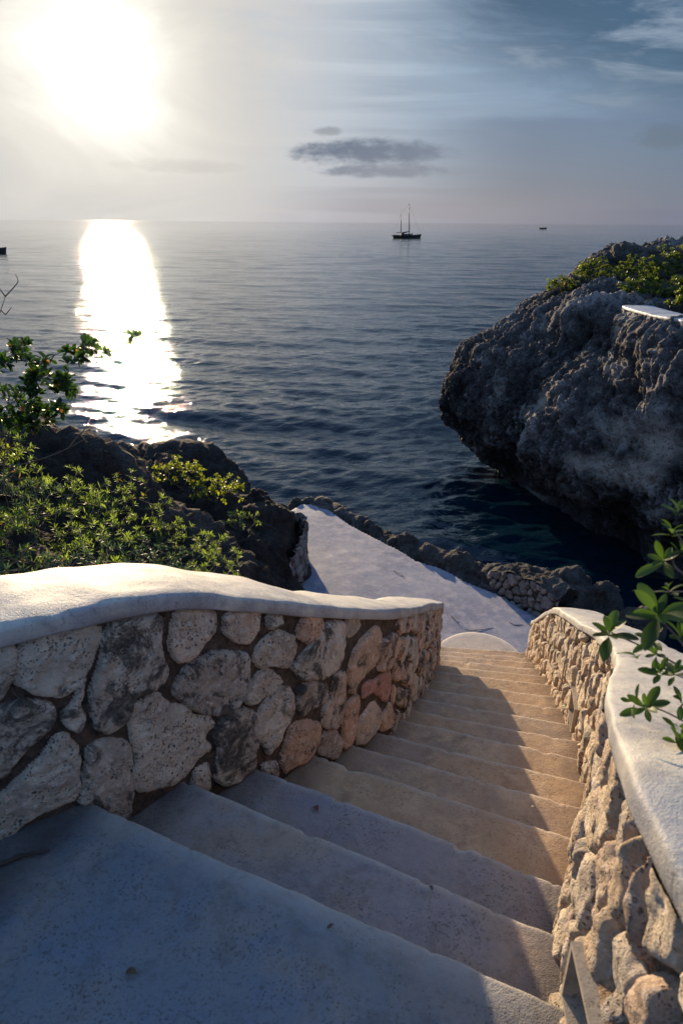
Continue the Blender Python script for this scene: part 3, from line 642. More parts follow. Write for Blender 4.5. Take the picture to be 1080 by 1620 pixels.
def rect_sdf(S, Zd, r):
    s0, s1, d0, d1 = r; cx, cy = (s0+s1)/2, (d0+d1)/2; hx, hy = (s1-s0)/2, (d1-d0)/2
    return np.maximum(np.abs(S-cx)-hx, np.abs(Zd-cy)-hy)
def stone_face(name, path, parent, m, side, ds, cell, depth=.03, polys=None, prng=None, zbot=None, niches=(), seed=1, gap=.011, asp=1.25, top=0.0, hexp=.45, inset=0.0, batter=None, grow=0.):
    """path rows: x, y, D(top), D(bottom). side +1: outward normal to the left of travel, -1: to the right"""
    s, Q = resample(path, ds); t = normals2(Q); N = np.stack([-t[:, 1], t[:, 0]], 1)*side
    hmax = (Q[:, 3]-Q[:, 2]).max()+top; nz = int(hmax/ds)+2
    v = np.linspace(0, 1, nz)[None]; Dd = Q[:, 2:3]-top+(Q[:, 3:4]-Q[:, 2:3]+top)*v      # depth below the eye
    S = np.repeat(s[:, None], nz, 1)
    rs = np.random.RandomState(seed)
    wx = .018*fbm(P3(S*7, Dd*7, seed), 3)+.006*perlin(P3(S*38, Dd*38, seed)); wy = .018*fbm(P3(S*7, Dd*7, seed+31), 3)+.006*perlin(P3(S*38, Dd*38, seed+8))
    Sx = S+wx.reshape(S.shape); Dx = Dd+wy.reshape(S.shape)
    Hs = np.full(S.shape, -1.); rnd = np.zeros(S.shape); rnd2 = np.zeros(S.shape); tilt = np.zeros(S.shape)
    if polys:
        hit = np.zeros(S.shape, bool); dpoly = np.full(S.shape, 9.)
        Sp = S+wx.reshape(S.shape)*.6; Dp = Dd+wy.reshape(S.shape)*.6
        for k, pl in enumerate(polys):
            c0 = np.array(pl, float)
            for _ in range(1):
                nx_ = np.roll(c0, -1, axis=0); c0 = np.stack([.84*c0+.16*nx_, .16*c0+.84*nx_], 1).reshape(-1, 2)
            pl = c0
            a = np.array(pl); bb = (Sp > a[:, 0].min()-.06) & (Sp < a[:, 0].max()+.06) & (Dp > a[:, 1].min()-.06) & (Dp < a[:, 1].max()+.06)
            if not bb.any(): continue
            ins = inpoly(Sp[bb], Dp[bb], pl); d = polydist(Sp[bb], Dp[bb], pl); d = np.where(ins, d, -d)+grow
            cur = Hs[bb]; up = d > cur; cur[up] = d[up]; Hs[bb] = cur
            for arr, val in ((rnd, ((k*.618)+.13) % 1), (rnd2, (k*.377+.2) % 1)):
                c = arr[bb]; c[up] = val; arr[bb] = c
            dp = dpoly[bb]; dpoly[bb] = np.minimum(dp, -d)
        rnd = np.where(rnd > 0, .02+.56*rnd+.42*np.clip((S-2.45)/.9, 0, 1), rnd)
    # jittered cells for the rest
    i = 0; seeds = []
    nx, ny = int(s[-1]/(cell/asp**.5))+2, int(hmax*1.0/(cell*asp**.5))+2
    dref = Q[:, 2]
    for a in range(nx):
        for b in range(-1, ny+2):
            ss = (a+rs.uniform(-.42, .42)+(b % 2)*.5)*cell/asp**.5
            seeds.append((ss, np.interp(ss, s, dref)+(b+rs.uniform(-.42, .42)+.3)*cell*asp**.5, rs.rand(), rs.rand(), rs.uniform(-.25, .25)))
    sd = np.array(seeds); flat = np.stack([Sx.ravel(), Dx.ravel()], 1)
    d1 = np.full(len(flat), 9.); d2 = d1.copy(); i1 = np.zeros(len(flat), int)
    order = np.argsort(sd[:, 0]); sd = sd[order]
    for j in range(len(sd)):
        lo_, hi_ = np.searchsorted(s, [sd[j, 0]-cell*2.2, sd[j, 0]+cell*2.2]); sl = slice(lo_*nz, hi_*nz)
        if lo_ >= hi_: continue
        dx_ = flat[sl, 0]-sd[j, 0]; dy_ = flat[sl, 1]-sd[j, 1]; a = sd[j, 4]
        d = np.hypot((dx_*cos(a)-dy_*sin(a))*asp**.5, (dx_*sin(a)+dy_*cos(a))/asp**.5)+(sd[j, 2]-.5)*cell*.22
        c1 = d1[sl]; c2 = d2[sl]; ci = i1[sl]; nb = d < c1
        c2[:] = np.where(nb, c1, np.minimum(c2, d)); ci[nb] = j; c1[nb] = d[nb]
    dv = ((d2-d1)/2-gap).reshape(S.shape); r1 = sd[i1, 2].reshape(S.shape); r2 = sd[i1, 3].reshape(S.shape)
    if polys:
        use = ((S > prng[1]) | (S < prng[0])) & (dpoly > .012) & (Hs < 0)
    else: use = np.ones(S.shape, bool)
    if polys: dv = np.minimum(dv, dpoly-.012)
    Hs = np.where(use, dv, Hs); rnd = np.where(use, r1, rnd); rnd2 = np.where(use, r2, rnd2)
    w_ = cell*.14; x = np.clip(Hs/w_, 0, 1); bulge = (1-(1-x)**2)**hexp
    amp = depth*(.65+.7*rnd2)
    sp = P3(Q[:, 0][:, None]+0*Dd, Q[:, 1][:, None]+0*Dd, -Dd)
    fine = .0065*fbm(sp*16, 3)+.0022*fbm(sp*60, 2)-.010*np.clip(.33-worley(sp*26), 0, 1)*3*.6-.012*np.clip(.28-worley(sp*13+3), 0, 1)*2
    big = .012*perlin(sp*6)
    h = -.008+amp*bulge*1.0+(fine+big).reshape(S.shape)*(.25+.75*bulge)
    h = h-inset
    if batter is not None: h = h-batter(Q)[:, None]*(1-v)
    stone = np.clip(x*6, 0, 1)
    for r in niches:
        q = rect_sdf(S, Dd, r); k = np.clip(-q/.006+.5, 0, 1); h = h*(1-k)-.075*k
        kk = np.clip(1-np.abs(q)/.03, 0, 1)*(1-k); h = h*(1-kk)+.008*kk; stone = stone*(1-np.clip(.5-q/.02, 0, 1))
    e = np.clip(v*nz/2., 0, 1)*1.
    G = np.zeros(S.shape+(3,)); G[..., 0] = Q[:, 0:1]+N[:, 0:1]*h; G[..., 1] = Q[:, 1:2]+N[:, 1:2]*h; G[..., 2] = EYE-Dd
    return gridmesh(name, G, m, parent, flip=(side > 0), attrs={'stone': stone, 'rnd': rnd, 'rnd2': rnd2})

def coping(path, width, parent, side, th=.05, over=.022, crown=.012, m=None, endcap=(False, True), seed=0, name='coping', rough=1.0):
    """path rows x, y, D(underside); width function of arclength. side: +1 inner face on left of travel"""
    s, Q = resample(path, .016); t = normals2(Q); N = np.stack([-t[:, 1], t[:, 0]], 1)*side; wv = width(s, Q)
    pr = [(.5, 0), (1.0, 0), (1.0, .10), (1.0, .45), (.998, .80), (.985, .96), (.955, 1.02)]          # inner lip (u, height)
    pr += [(u, 1.02+crown/th*(1-(2*u-1)**2)) for u in np.linspace(.9, .1, 14)]
    pr += [(.045, 1.02), (.015, .96), (.002, .8), (0, .45), (0, .1), (0, 0)]
    nu, k = len(s), len(pr); G = np.zeros((nu, k, 3))
    lipw = rough*(.010*perlin(P3(s*2.6, seed, 1))+.005*perlin(P3(s*9, seed, 2))); th_v = th*(1+.22*perlin(P3(s*1.7, seed, 5))+.12*perlin(P3(s*6, seed, 5)))
    topz = rough*.010*perlin(P3(s*1.3, seed, 8))
    taper = np.ones(nu)
    for j, (u, hh) in enumerate(pr):
        off = over+lipw-(1-u)*(wv+over*2)
        hj = np.minimum(hh, 1.02); ex = (hh-hj)*th
        p = Q[:, :2]+N*off[:, None]
        G[:, j, :2] = p; G[:, j, 2] = EYE-Q[:, 2]+hj*th_v+ex+(topz if hh > .3 else 0)+.0025*perlin(P3(p[:, 0]*11, p[:, 1]*11, seed+j*.3))*(hh > .05)
    V = G.reshape(-1, 3); F = gridfaces(nu, k, flip=(side < 0), closev=True); F = [list(f) for f in F]
    F.append(list(range(k))[::(1 if side > 0 else -1)]); F.append([(nu-1)*k+i for i in range(k)][::(-1 if side > 0 else 1)])
    me = mesh(name, V, F, m or M_COPE, parent, attrs={'edge': np.zeros(len(V)), 'grime': (np.array([.9 if (h_ <= .12 and u_ > .9) else .35 if u_ > .99 else .12 if 0 < h_ < 1.0 else 0 for u_, h_ in pr])[None]*np.clip(.6+1.2*perlin(P3(s*5, seed, 11)), 0, 1)[:, None]).ravel()})
    return me

# ---------------------------------------------------------------- left wall
LWp = [(-2.6, 1.05, 1.0), (-1.9, 1.16, .995), (-1.35, 1.27, .992), (-1.12, 1.33, .992), (-.95, 1.41, .992), (-.74, 1.54, .996), (-.52, 1.79, 1.08), (-.31, 2.03, 1.234), (-.1, 2.28, 1.407), (.05, 2.54, 1.576), (.2, 2.81, 1.745), (.33, 3.11, 1.918), (.42, 3.4, 2.079), (.5, 3.72, 2.264), (.59, 4.04, 2.441), (.68, 4.36, 2.63), (.77, 4.7, 2.823), (.85, 5.02, 3.01), (.895, 5.32, 3.19)]
def withbottom(P, nos):
    """append depth of the stone foot (a little under the treads)"""
    nos = np.array(nos); out = []
    for x, y, d in P:
        b = np.interp(y, nos[:, 1], 1.6+RISE*np.arange(len(nos)))+.22
        out.append((x, y, d, b))
    return np.array(out)
LP = withbottom(catmull(LWp, 12), NL)
left = empty('stone_wall', (0.2, 2.9, 3.3), 'stone wall with white cement coping on the left of the steps, large pitted grey coral stones set in brown mortar, in shade', 'wall')
endL = np.array([(.86, 5.44, 3.22, 3.98), (.76, 5.50, 3.24, 3.98), (.66, 5.46, 3.24, 3.98), (.60, 5.36, 3.21, 3.95)])
stone_face('stonework', np.vstack([LP, endL]), left, M_STL, -1, .0058, .15, .023, grow=.006, hexp=.33, polys=STONES, prng=(1.70, 3.72), seed=4)
def offs(P, dist):
    t = normals2(P); N = np.stack([-t[:, 1], t[:, 0]], 1); Q = P.copy(); Q[:, :2] += N*dist; return Q
OL = offs(LP, .26); OL[:, 3] = OL[:, 2]+1.1
stone_face('stonework', OL, left, M_STL, 1, .02, .17, .025, seed=9)
coping(catmull(LWp, 12)*np.array([1, 1, 1]), lambda s, Q: np.full(len(s), .27), left, -1, th=.054, seed=2)

# ---------------------------------------------------------------- right wall
RWp = [(.46, -.6, .95), (.46, .0, .945), (.46, .35, .94), (.46, .6, .94), (.47, .8, .94), (.5, .97, .955), (.59, 1.23, 1.045), (.73, 1.53, 1.19), (.9, 1.85, 1.36), (1.03, 2.16, 1.53), (1.17, 2.47, 1.72), (1.27, 2.81, 1.895), (1.38, 3.13, 2.07), (1.48, 3.47, 2.255), (1.54, 3.82, 2.43), (1.62, 4.17, 2.605), (1.69, 4.52, 2.78), (1.76, 4.86, 2.96), (1.83, 5.19, 3.17), (1.89, 5.52, 3.41), (1.94, 5.84, 3.66), (1.965, 6.05, 3.82)]
RP = withbottom(catmull(RWp, 12), NR)
right = empty('stone_wall', (1.3, 2.8, 3.2), 'sunlit stone wall on the right of the steps, warm tan stones under a broad curving white coping, two light boxes low in its face', 'wall')
# arclength in this path starts at y = -.6, so the boxes sit .8 further along than measured from y = .2
NICHE = [(.8+.47, .8+.70, 1.30, 1.45), (.8+3.34, .8+3.56, 2.715, 2.885)]
endR = np.array([(2.0, 6.2, 3.9, 4.6), (2.08, 6.27, 3.93, 4.6), (2.18, 6.22, 3.9, 4.6), (2.22, 6.1, 3.84, 4.6)])
stone_face('stonework', np.vstack([RP, endR]), right, M_STR, 1, .0062, .135, .036, niches=NICHE, seed=12, asp=1.5, gap=.008, inset=.016, batter=lambda Q: .012+.038*np.clip((1.55-Q[:, 1])/.85, 0, 1))
ORp = offs(RP, -.28); ORp[:, 3] = ORp[:, 2]+1.2
stone_face('stonework', ORp, right, M_STR, -1, .02, .17, .025, seed=15)
BAT = lambda Q: .012+.038*np.clip((1.55-Q[:, 1])/.85, 0, 1)
def shiftc(P, f):
    t = normals2(P); N = np.stack([t[:, 1], -t[:, 0]], 1); Q = P.copy(); Q[:, :2] += N*f(P)[:, None]; return Q
def wR(s, Q):
    w0 = np.full(len(s), .30); y = Q[:, 1]
    return w0-.15*np.exp(-((y-1.12)/.20)**2)
coping(shiftc(catmull(RWp, 12), BAT), wR, right, 1, th=.052, over=.016, seed=6)
sR, QR = resample(RP, .01); tR = normals2(QR)
def light_box(r):
    s0, s1, d0, d1 = r; q0 = np.array([np.interp(s0, sR, QR[:, 0]), np.interp(s0, sR, QR[:, 1])]); q1 = np.array([np.interp(s1, sR, QR[:, 0]), np.interp(s1, sR, QR[:, 1])])
    e = (q1-q0); L = np.linalg.norm(e); e /= L; n = np.array([-e[1], e[0]]); c = (q0+q1)/2; zc = EYE-(d0+d1)/2; hz = (d1-d0)/2
    E3 = np.array([e[0], e[1], 0]); N3 = np.array([n[0], n[1], 0]); Z3 = np.array([0, 0, 1.]); C3 = np.array([c[0], c[1], zc])
    f = MB(); tk = .005
    for sg in (-1, 1):
        f.box(C3+Z3*sg*hz+N3*(-.018), (E3*(L/2+tk), N3*.045, Z3*tk))
        f.box(C3+E3*sg*L/2+N3*(-.018), (E3*tk, N3*.045, Z3*(hz-tk)))
    fr = f.build('light_box', M_FRAME, right, smooth=False)
    g = MB(); g.box(C3+N3*(-.058), (E3*(L/2-tk), N3*.004, Z3*(hz-tk)))
    g.build('lamp_glass', M_BLACK, fr, smooth=False)
for r in NICHE: light_box(r)
# ---------------------------------------------------------------- rocks round the terrace
def chain(pts, w, h, zb, seed, step=.16):
    P = catmull([(x, y, 0) for x, y in pts], 10); s, Q = resample(P, step); rs = np.random.RandomState(seed); out = []
    for i, q in enumerate(Q):
        ww = w*rs.uniform(.7, 1.2); hh = h*rs.uniform(.55, 1.25)
        out.append((q[0]+rs.uniform(-.06, .06), q[1]+rs.uniform(-.06, .06), zb, ww, ww*rs.uniform(.8, 1.3), hh))
    return out
b1 = chain([(-.75, 11.12), (-.25, 11.0), (.05, 10.62), (.35, 10.2), (.6, 9.88)], .15, .15, TERR_Z-.11, 1, .11)
lump_rock('rock', 'low jagged dark rock rim at the narrow far end of the terrace', 'rock', b1, .028, M_ROCKB, .55, seed=1, group='rocks edging the terrace')
b2 = chain([(.75, 9.72), (1.05, 9.35), (1.3, 9.02), (1.5, 8.82)], .20, .22, TERR_Z-.12, 2, .11)
lump_rock('rock', 'jagged rock ridge beside the middle of the terrace edge', 'rock', b2, .028, M_ROCKB, .6, seed=2, group='rocks edging the terrace')
b3 = chain([(1.72, 8.78), (1.95, 8.5), (2.25, 8.3), (2.5, 8.05)], .26, .34, TERR_Z-.16, 3, .13)
lump_rock('rock', 'broad pitted grey rock at the terrace edge behind the little mortared stone kerb', 'rock', b3, .028, M_ROCKB, .6, seed=3, group='rocks edging the terrace')
b4 = [(2.95, 7.75, TERR_Z-.05, .34, .30, .50), (3.25, 7.5, TERR_Z-.1, .35, .3, .48), (3.6, 7.15, TERR_Z-.2, .35, .3, .42), (3.05, 7.4, TERR_Z-.2, .3, .3, .4), (2.85, 7.2, TERR_Z-.15, .25, .3, .3)]
lump_rock('rock', 'dark rock showing above the far end of the right wall coping', 'rock', b4, .028, M_ROCKB, .6, seed=4, group='rocks edging the terrace')
b5 = [(3.2, 5.6, .9, .5, .4, .55), (3.5, 5.1, .8, .5, .5, .6), (3.0, 4.7, 1.2, .4, .4, .5)]
lump_rock('rock', 'dark rock behind the right wall, half hidden by the leafy branch', 'rock', b5, .035, M_ROCKB, .6, seed=5, group='rocks edging the terrace')

# little mortared stone kerb before the rocks, and the stone facing of the left rock
kerb = empty('stone_kerb', (2.1, 7.95, TERR_Z), 'short low kerb of grey mortared stones at the terrace edge, near the end of the right wall', 'kerb')
zt_, zb_ = EYE-TERR_Z-.33, EYE-TERR_Z+.12
KP = np.array([(2.00, 8.22, zt_+.2, zb_), (2.03, 8.10, zt_+.10, zb_), (2.10, 7.98, zt_+.05, zb_), (2.30, 7.74, zt_-.02, zb_), (2.48, 7.46, zt_-.04, zb_), (2.66, 7.2, zt_, zb_)])
stone_face('stonework', catmull(KP, 8), kerb, M_STG, -1, .010, .125, .04, seed=21)
# sloping rubble top of the kerb
s_, Q_ = resample(catmull(KP, 8), .015); t_ = normals2(Q_); n_ = np.stack([t_[:, 1], -t_[:, 0]], 1)*-1
G = np.zeros((len(s_), 32, 3))
for j, u in enumerate(np.linspace(0, .42, 32)):
    G[:, j, :2] = Q_[:, :2]+n_*(u-.02); G[:, j, 2] = EYE-Q_[:, 2]+.05*sin(min(u*9, 1.5))-.25*max(0, u-.2)
    G[:, j, 2] += .05*perlin(G[:, j]*6)
hr_ = rocky(G.reshape(-1, 3)*2.4).reshape(G.shape[:2]); G[..., 2] += hr_*.24*np.clip(np.arange(32)/5., 0, 1)[None]
gridmesh('rubble_top', G, M_ROCKB, kerb, flip=False, attrs={'cav': np.clip(.42+hr_*1.6, 0, 1), 'pale': np.zeros(G.shape[:2])})
face = empty('stone_facing', (-.55, 8.5, TERR_Z), 'mortared stone facing on the end of the big dark rock, where it meets the terrace', 'wall')
FP = np.array([(-.85, 7.3, EYE-1.55, 4.8), (-.66, 7.75, EYE-1.66, 4.8), (-.53, 8.15, EYE-1.84, 4.8), (-.50, 8.45, EYE-1.92, 4.8), (-.60, 8.75, EYE-1.86, 4.8), (-.82, 9.05, EYE-1.7, 4.8), (-1.1, 9.5, EYE-1.4, 4.8)])
stone_face('stonework', catmull(FP, 8), face, M_STG, -1, .012, .17, .05, seed=23)
lump_rock('boulder', 'big dark craggy rock left of the terrace with yellow green shrubs on top', 'rock',
          [(-1.15, 8.3, 1.35, .62, .9, .95), (-1.1, 8.75, 1.2, .42, .5, .72), (-1.6, 9.2, 1.35, .6, .5, .72), (-2.15, 9.35, 1.7, .42, .4, .85), (-1.75, 8.2, 1.5, .7, .9, .9), (-1.1, 7.4, 1.35, .55, .7, .85), (-.92, 8.6, 1.2, .42, .8, .68)], .04, M_ROCK, .75, seed=6)

# ---------------------------------------------------------------- white deck edge on the cliff
deck = empty('deck', (5.6, 11.3, 4.2), 'white cement deck edge on top of the cliff, a pale rough stone under its corner', 'deck')
DP = catmull([(5.02, 12.7, EYE-4.22), (4.98, 12.3, EYE-4.22), (5.02, 11.6, EYE-4.22), (5.10, 10.9, EYE-4.23), (5.25, 10.2, EYE-4.24), (5.5, 9.4, EYE-4.25), (6.0, 8.6, EYE-4.25)], 10)
coping(DP, lambda s, Q: np.full(len(s), .5), deck, -1, th=.045, over=.03, seed=31, name='slab', m=M_WHITE)
DF = np.c_[DP, DP[:, 2]+.35]
stone_face('stonework', DF, deck, M_STG, -1, .016, .22, .06, seed=33, gap=.015)
lump_rock('corner_stone', None, None, [(4.93, 12.35, 4.02, .22, .28, .17), (4.98, 12.0, 4.05, .16, .25, .13)], .022, M_STR and rock_mat('pale_stone', (.12, .11, .11), (.34, .32, .31), (.6, .57, .53), .02, .6, 2.), .5, seed=8, parent=deck)
back = lump_rock('boulder', 'dark boulder on the highest point of the cliff behind the shrubs', 'rock',
          [(6.35, 16.4, 4.85, .42, .5, .38), (6.9, 16.2, 4.8, .6, .6, .42), (7.6, 15.6, 4.85, .7, .7, .42)], .04, M_ROCKB, .6, seed=9)

# ---------------------------------------------------------------- plants
def leaf_template(L, Wd, kind):
    if kind == 'narrow': prof_ = [(0, .12), (.35, .8), (.7, .9), (1, .05)]
    elif kind == 'obovate': prof_ = [(0, .10), (.25, .45), (.55, .9), (.8, 1.0), (.95, .6), (1, .05)]
    elif kind == 'far': prof_ = [(0, .2), (.6, 1.0), (1, .2)]
    else: prof_ = [(0, .06), (.12, .26), (.3, .68), (.5, .96), (.68, 1.0), (.84, .78), (.95, .42), (1, .06)]
    V = []
    for u, w_ in prof_:
        z = -.22*L*u*u; V += [(-Wd/2*w_, L*u, z+.16*Wd*w_), (0, L*u, z), (Wd/2*w_, L*u, z+.16*Wd*w_)]
    n = len(prof_); F = []
    for i in range(n-1):
        a = i*3; F += [(a, a+1, a+4, a+3), (a+1, a+2, a+5, a+4)]
    return np.array(V), np.array(F)
class Leaves:
    def __init__(self, L, Wd, kind, rs): self.T, self.Fc = leaf_template(1., Wd/L, kind); self.L = L; self.rs = rs; self.V = []; self.R = []
    def add(self, p, d, up=None, sc=1.):
        rs = self.rs; d = d/np.linalg.norm(d); up = rs.normal(size=3)*.4+np.array([0, 0, 1.]) if up is None else up
        x = np.cross(d, up); nx_ = np.linalg.norm(x)
        if nx_ < 1e-3: x = np.array([1., 0, 0]); nx_ = 1
        x = x/nx_; z = np.cross(x, d); M = np.stack([x, d, z], 0); s = self.L*sc*rs.uniform(.7, 1.15)
        self.V.append((self.T*s)@M+p); self.R.append(rs.rand())
    def rosette(self, p, d, n, spread=1.1, sc=1.):
        rs = self.rs; d = d/np.linalg.norm(d); a = np.cross(d, [.3, .2, .9]); a /= np.linalg.norm(a); b = np.cross(d, a); t0 = rs.rand()*6.28
        for i in range(n):
            th = t0+i*2.399; sp = spread*(.35+.65*(i+1)/n)*rs.uniform(.85, 1.15)
            v = d*cos(sp)+(a*cos(th)+b*sin(th))*sin(sp); self.add(p-d*self.L*.25*(i/n), v, up=d, sc=sc*(.6+.4*(i+1)/n))
    def build(self, name, m, parent):
        n = len(self.V)
        if not n: return
        k = len(self.T); V = np.concatenate(self.V); F = (self.Fc[None]+(np.arange(n)*k)[:, None, None]).reshape(-1, 4)
        return mesh(name, V, F, m, parent, {'rnd': np.repeat(self.R, k)}, smooth=True)
def shrub(name, label, cat, base, tips, L, Wd, kind, m, nper=7, seed=0, group=None, trunk=.012, dirb=None, spread=1.1, along=2, sag=.06, outs=.7):
    rs = np.random.RandomState(seed); base = np.array(base, float); o = empty(name, tuple(base), label, cat, group)
    nodes = [base]; par = [-1]; tips = sorted([np.array(t, float) for t in tips], key=lambda t: np.linalg.norm(t-base)); lv = Leaves(L, Wd, kind, rs); mb = MB()
    for tp in tips:
        N = np.array(nodes); dist = np.linalg.norm(N-tp, axis=1); dd = dist+.35*np.linalg.norm(N-base, axis=1); j = int(np.argmin(dd))
        a = N[j]; ln = np.linalg.norm(tp-a); k = max(4, int(ln/.06)); k = min(k, 9)
        side = rs.normal(size=3)*ln*.10; pts = [a+(tp-a)*u+side*sin(pi*u)+np.array([0, 0, -sag*ln*sin(pi*u)]) for u in np.linspace(0, 1, k)]
        r0 = max(.0015, trunk*min(1, ln/np.linalg.norm(tips[-1]-base)+.15)); mb.tube(pts, np.linspace(r0, max(.0012, trunk*.16), k), 5)
        for q in pts[1:]: nodes.append(q); par.append(j)
        d = pts[-1]-pts[-2]; d = d/(np.linalg.norm(d)+1e-9)+np.array([0, 0, .35])
        if dirb is not None: d = d+np.array(dirb)
        lv.rosette(pts[-1], d, nper+rs.randint(-1, 3), spread)
        for _ in range(along):
            u = rs.uniform(.45, .95); q = pts[int(u*(k-1))]; v = rs.normal(size=3)+d*outs; lv.add(q, v)
    mb.build('stems', M_TWIG, o); lv.build('foliage', m, o); return o
def dome(c, rx, ry, rz, n, rs, flat=.0):
    out = []
    while len(out) < n:
        v = rs.normal(size=3); v /= np.linalg.norm(v)
        if v[2] < flat-.25: continue
        r = rs.uniform(.55, 1.0); out.append(np.array(c)+v*np.array([rx, ry, rz])*r)
    return out
def pxblob(spec, Y, dY, rs):
    out = []
    for (cx, cy, rx, ry, n) in spec:
        for _ in range(n):
            a = rs.rand()*6.28; r = rs.rand()**.5
            out.append(at(cx+rx*r*cos(a), cy+ry*r*sin(a), Y+rs.uniform(-dY, dY)))
    return out
rs = np.random.RandomState(11)
tips = pxblob([(25, 555, 26, 18, 9), (5, 575, 14, 20, 5), (138, 548, 20, 12, 8), (115, 565, 16, 16, 6), (60, 580, 26, 16, 9), (75, 605, 34, 18, 15), (95, 612, 16, 14, 7), (30, 625, 34, 18, 10), (55, 640, 28, 14, 9), (85, 652, 20, 14, 8), (15, 660, 30, 18, 10), (50, 668, 30, 12, 7), (116, 617, 8, 5, 2), (-40, 600, 40, 60, 14)], 5.2, .22, rs)+pxblob([(205, 530, 13, 6, 3), (198, 539, 8, 5, 2), (165, 557, 6, 4, 2), (150, 552, 6, 4, 1)], 5.15, .05, rs)
shrub('shrub', 'dark leafy shrub with small paddle leaves standing against the sun glitter at the left edge', 'shrub', at(-30, 735, 5.3)+np.array([0, 0, -.05]), tips, .075, .034, 'obovate', M_LEAFD, 8, 1, trunk=.014, along=4)
# bare twigs
def twigs(label, segs, r, m=M_TWIG, cat='twig', name='bare_twig'):
    o = empty(name, tuple(segs[0][0]), label, cat); mb = MB()
    for sg in segs: mb.tube(catmull(sg, 6), np.linspace(r, r*.4, (len(sg)-1)*6+1), 5)
    mb.build('stems', m, o); return o
T = lambda pts, Y: [tuple(at(x, y, Y)) for x, y in pts]
twigs('leafless forked twig against the sea at the left edge, below the small boat', [T([(-14, 560), (-6, 515), (2, 490), (9, 469)], 4.2), T([(9, 469), (22, 455), (29, 445), (25, 434)], 4.2), T([(9, 469), (2, 460), (-6, 448)], 4.2), T([(2, 490), (9, 497), (15, 491), (19, 486)], 4.2)], .0045)
twigs('long bare twig lying across the dark rock at left', [T([(-10, 735), (30, 735), (60, 728), (95, 715), (125, 700), (142, 690)], 4.9), T([(60, 728), (40, 710), (25, 690)], 4.9), T([(110, 707), (122, 692), (132, 682), (145, 660)], 4.9)], .006)
twigs('grey bare twigs sticking up from the shore brush at the left edge', [T([(8, 780), (6, 740), (9, 700), (4, 670)], 4.0), T([(6, 740), (14, 712), (28, 694)], 4.0), T([(9, 700), (16, 682), (30, 672)], 4.0)], .004)

def ground_shrub(x, y, rx, rz, n, L, Wd, kind, m, label, cat='shrub', nper=9, seed=0, group=None, name='shrub', lift=.0, **k):
    z = float(ground(x, y)[0])+lift; r = np.random.RandomState(seed); return shrub(name, label, cat, (x, y, z-.05), dome((x, y, z+rz*.25), rx*1.1, rx*1.1, rz*1.25, int(n*1.35), r), L*1.15, Wd*1.2, kind, m, nper, seed, group, **k)
G1 = 'brush behind the left wall'
ground_shrub(-2.25, 4.9, .50, .34, 55, .05, .009, 'narrow', M_LEAFN, 'narrow leaved green shrub below the long bare twig, left of the rocks', seed=21, group=G1)
ground_shrub(-1.85, 5.5, .42, .42, 46, .048, .010, 'narrow', M_LEAFN, 'pale green bushy shrub catching light at the crest of the left rocks', seed=22, group=G1, lift=.12)
ground_shrub(-2.1, 4.1, .50, .36, 60, .055, .009, 'narrow', M_LEAFN, 'shaded narrow leaved shrub in the middle of the brush behind the left wall', seed=23, group=G1)
ground_shrub(-2.35, 3.4, .42, .30, 50, .055, .009, 'narrow', M_LEAFN, 'light green shrub at the left edge just above the coping', seed=24, group=G1)
ground_shrub(-1.75, 3.2, .42, .26, 45, .05, .010, 'narrow', M_LEAFG, 'grey green shrub touching the left wall coping', seed=25, group=G1)
ground_shrub(-1.35, 3.9, .42, .26, 60, .034, .015, 'far', M_LEAFG, 'low dark shrub with tiny round leaves right behind the left wall', seed=26, group=G1, nper=12)
ground_shrub(-1.55, 4.7, .42, .28, 70, .034, .015, 'far', M_LEAFG, 'dark blue green small leaved shrub between the pale shrub and the wall', seed=27, group=G1, nper=12)
ground_shrub(-2.9, 4.3, .55, .40, 50, .05, .010, 'narrow', M_LEAFG, 'greyish shrub at the left edge halfway up the brush', seed=28, group=G1)
ground_shrub(-1.02, 4.85, .26, .40, 62, .042, .008, 'narrow', M_LEAFN, 'rounded pale green shrub just above the middle of the left wall, before the dark rock', seed=29, group=G1, nper=12, lift=.18)
ground_shrub(-.80, 4.6, .20, .24, 34, .042, .008, 'narrow', M_LEAFN, 'smaller pale green shrub at the foot of the rounded one, resting on the coping', seed=30, group=G1, nper=12, lift=.12)
ground_shrub(-2.9, 5.6, .30, .16, 30, .05, .011, 'narrow', M_LEAFN, 'low light green tuft on the rim of the left rocks under the dark shrub', seed=31, group=G1, lift=.08)
ground_shrub(-3.0, 5.2, .35, .20, 20, .05, .016, 'obovate', M_LEAFY, 'small shrub with yellow green leaves at the left edge on the dark rock', seed=32, group=G1, nper=6)
for i, (x, y, k_, lb) in enumerate([
    (-2.75, 4.9, 0, 'dense narrow leaved shrub under the long bare twig'), (-2.45, 4.45, 1, 'shaded bushy plant in the heart of the brush'),
    (-1.75, 4.35, 0, 'light tipped narrow leaved shrub in the middle of the brush'), (-2.75, 3.75, 1, 'grey green leafy shrub at the left edge low in the brush'), (-2.1, 3.55, 0, 'green shrub with bright tips close above the coping at left'),
    (-1.35, 4.35, 1, 'dark bushy plant left of the rounded pale shrub'), (-1.5, 5.35, 0, 'pale green shrub hanging down the right side of the crest'), (-1.45, 3.45, 1, 'dark low plant pressed against the back of the left wall'), (-2.05, 5.15, 0, 'tall pale shrub just under the crest of the left rocks'), (-3.2, 4.9, 0, 'shrub at the very left edge below the bare twigs')]):
    ground_shrub(x, y, .40, .30, 52, .05, .0095, 'narrow', M_LEAFN if k_ == 0 else M_LEAFG, lb, seed=80+i, group=G1, nper=10, lift=.06)
G2 = 'shrubs on the dark rock by the terrace'
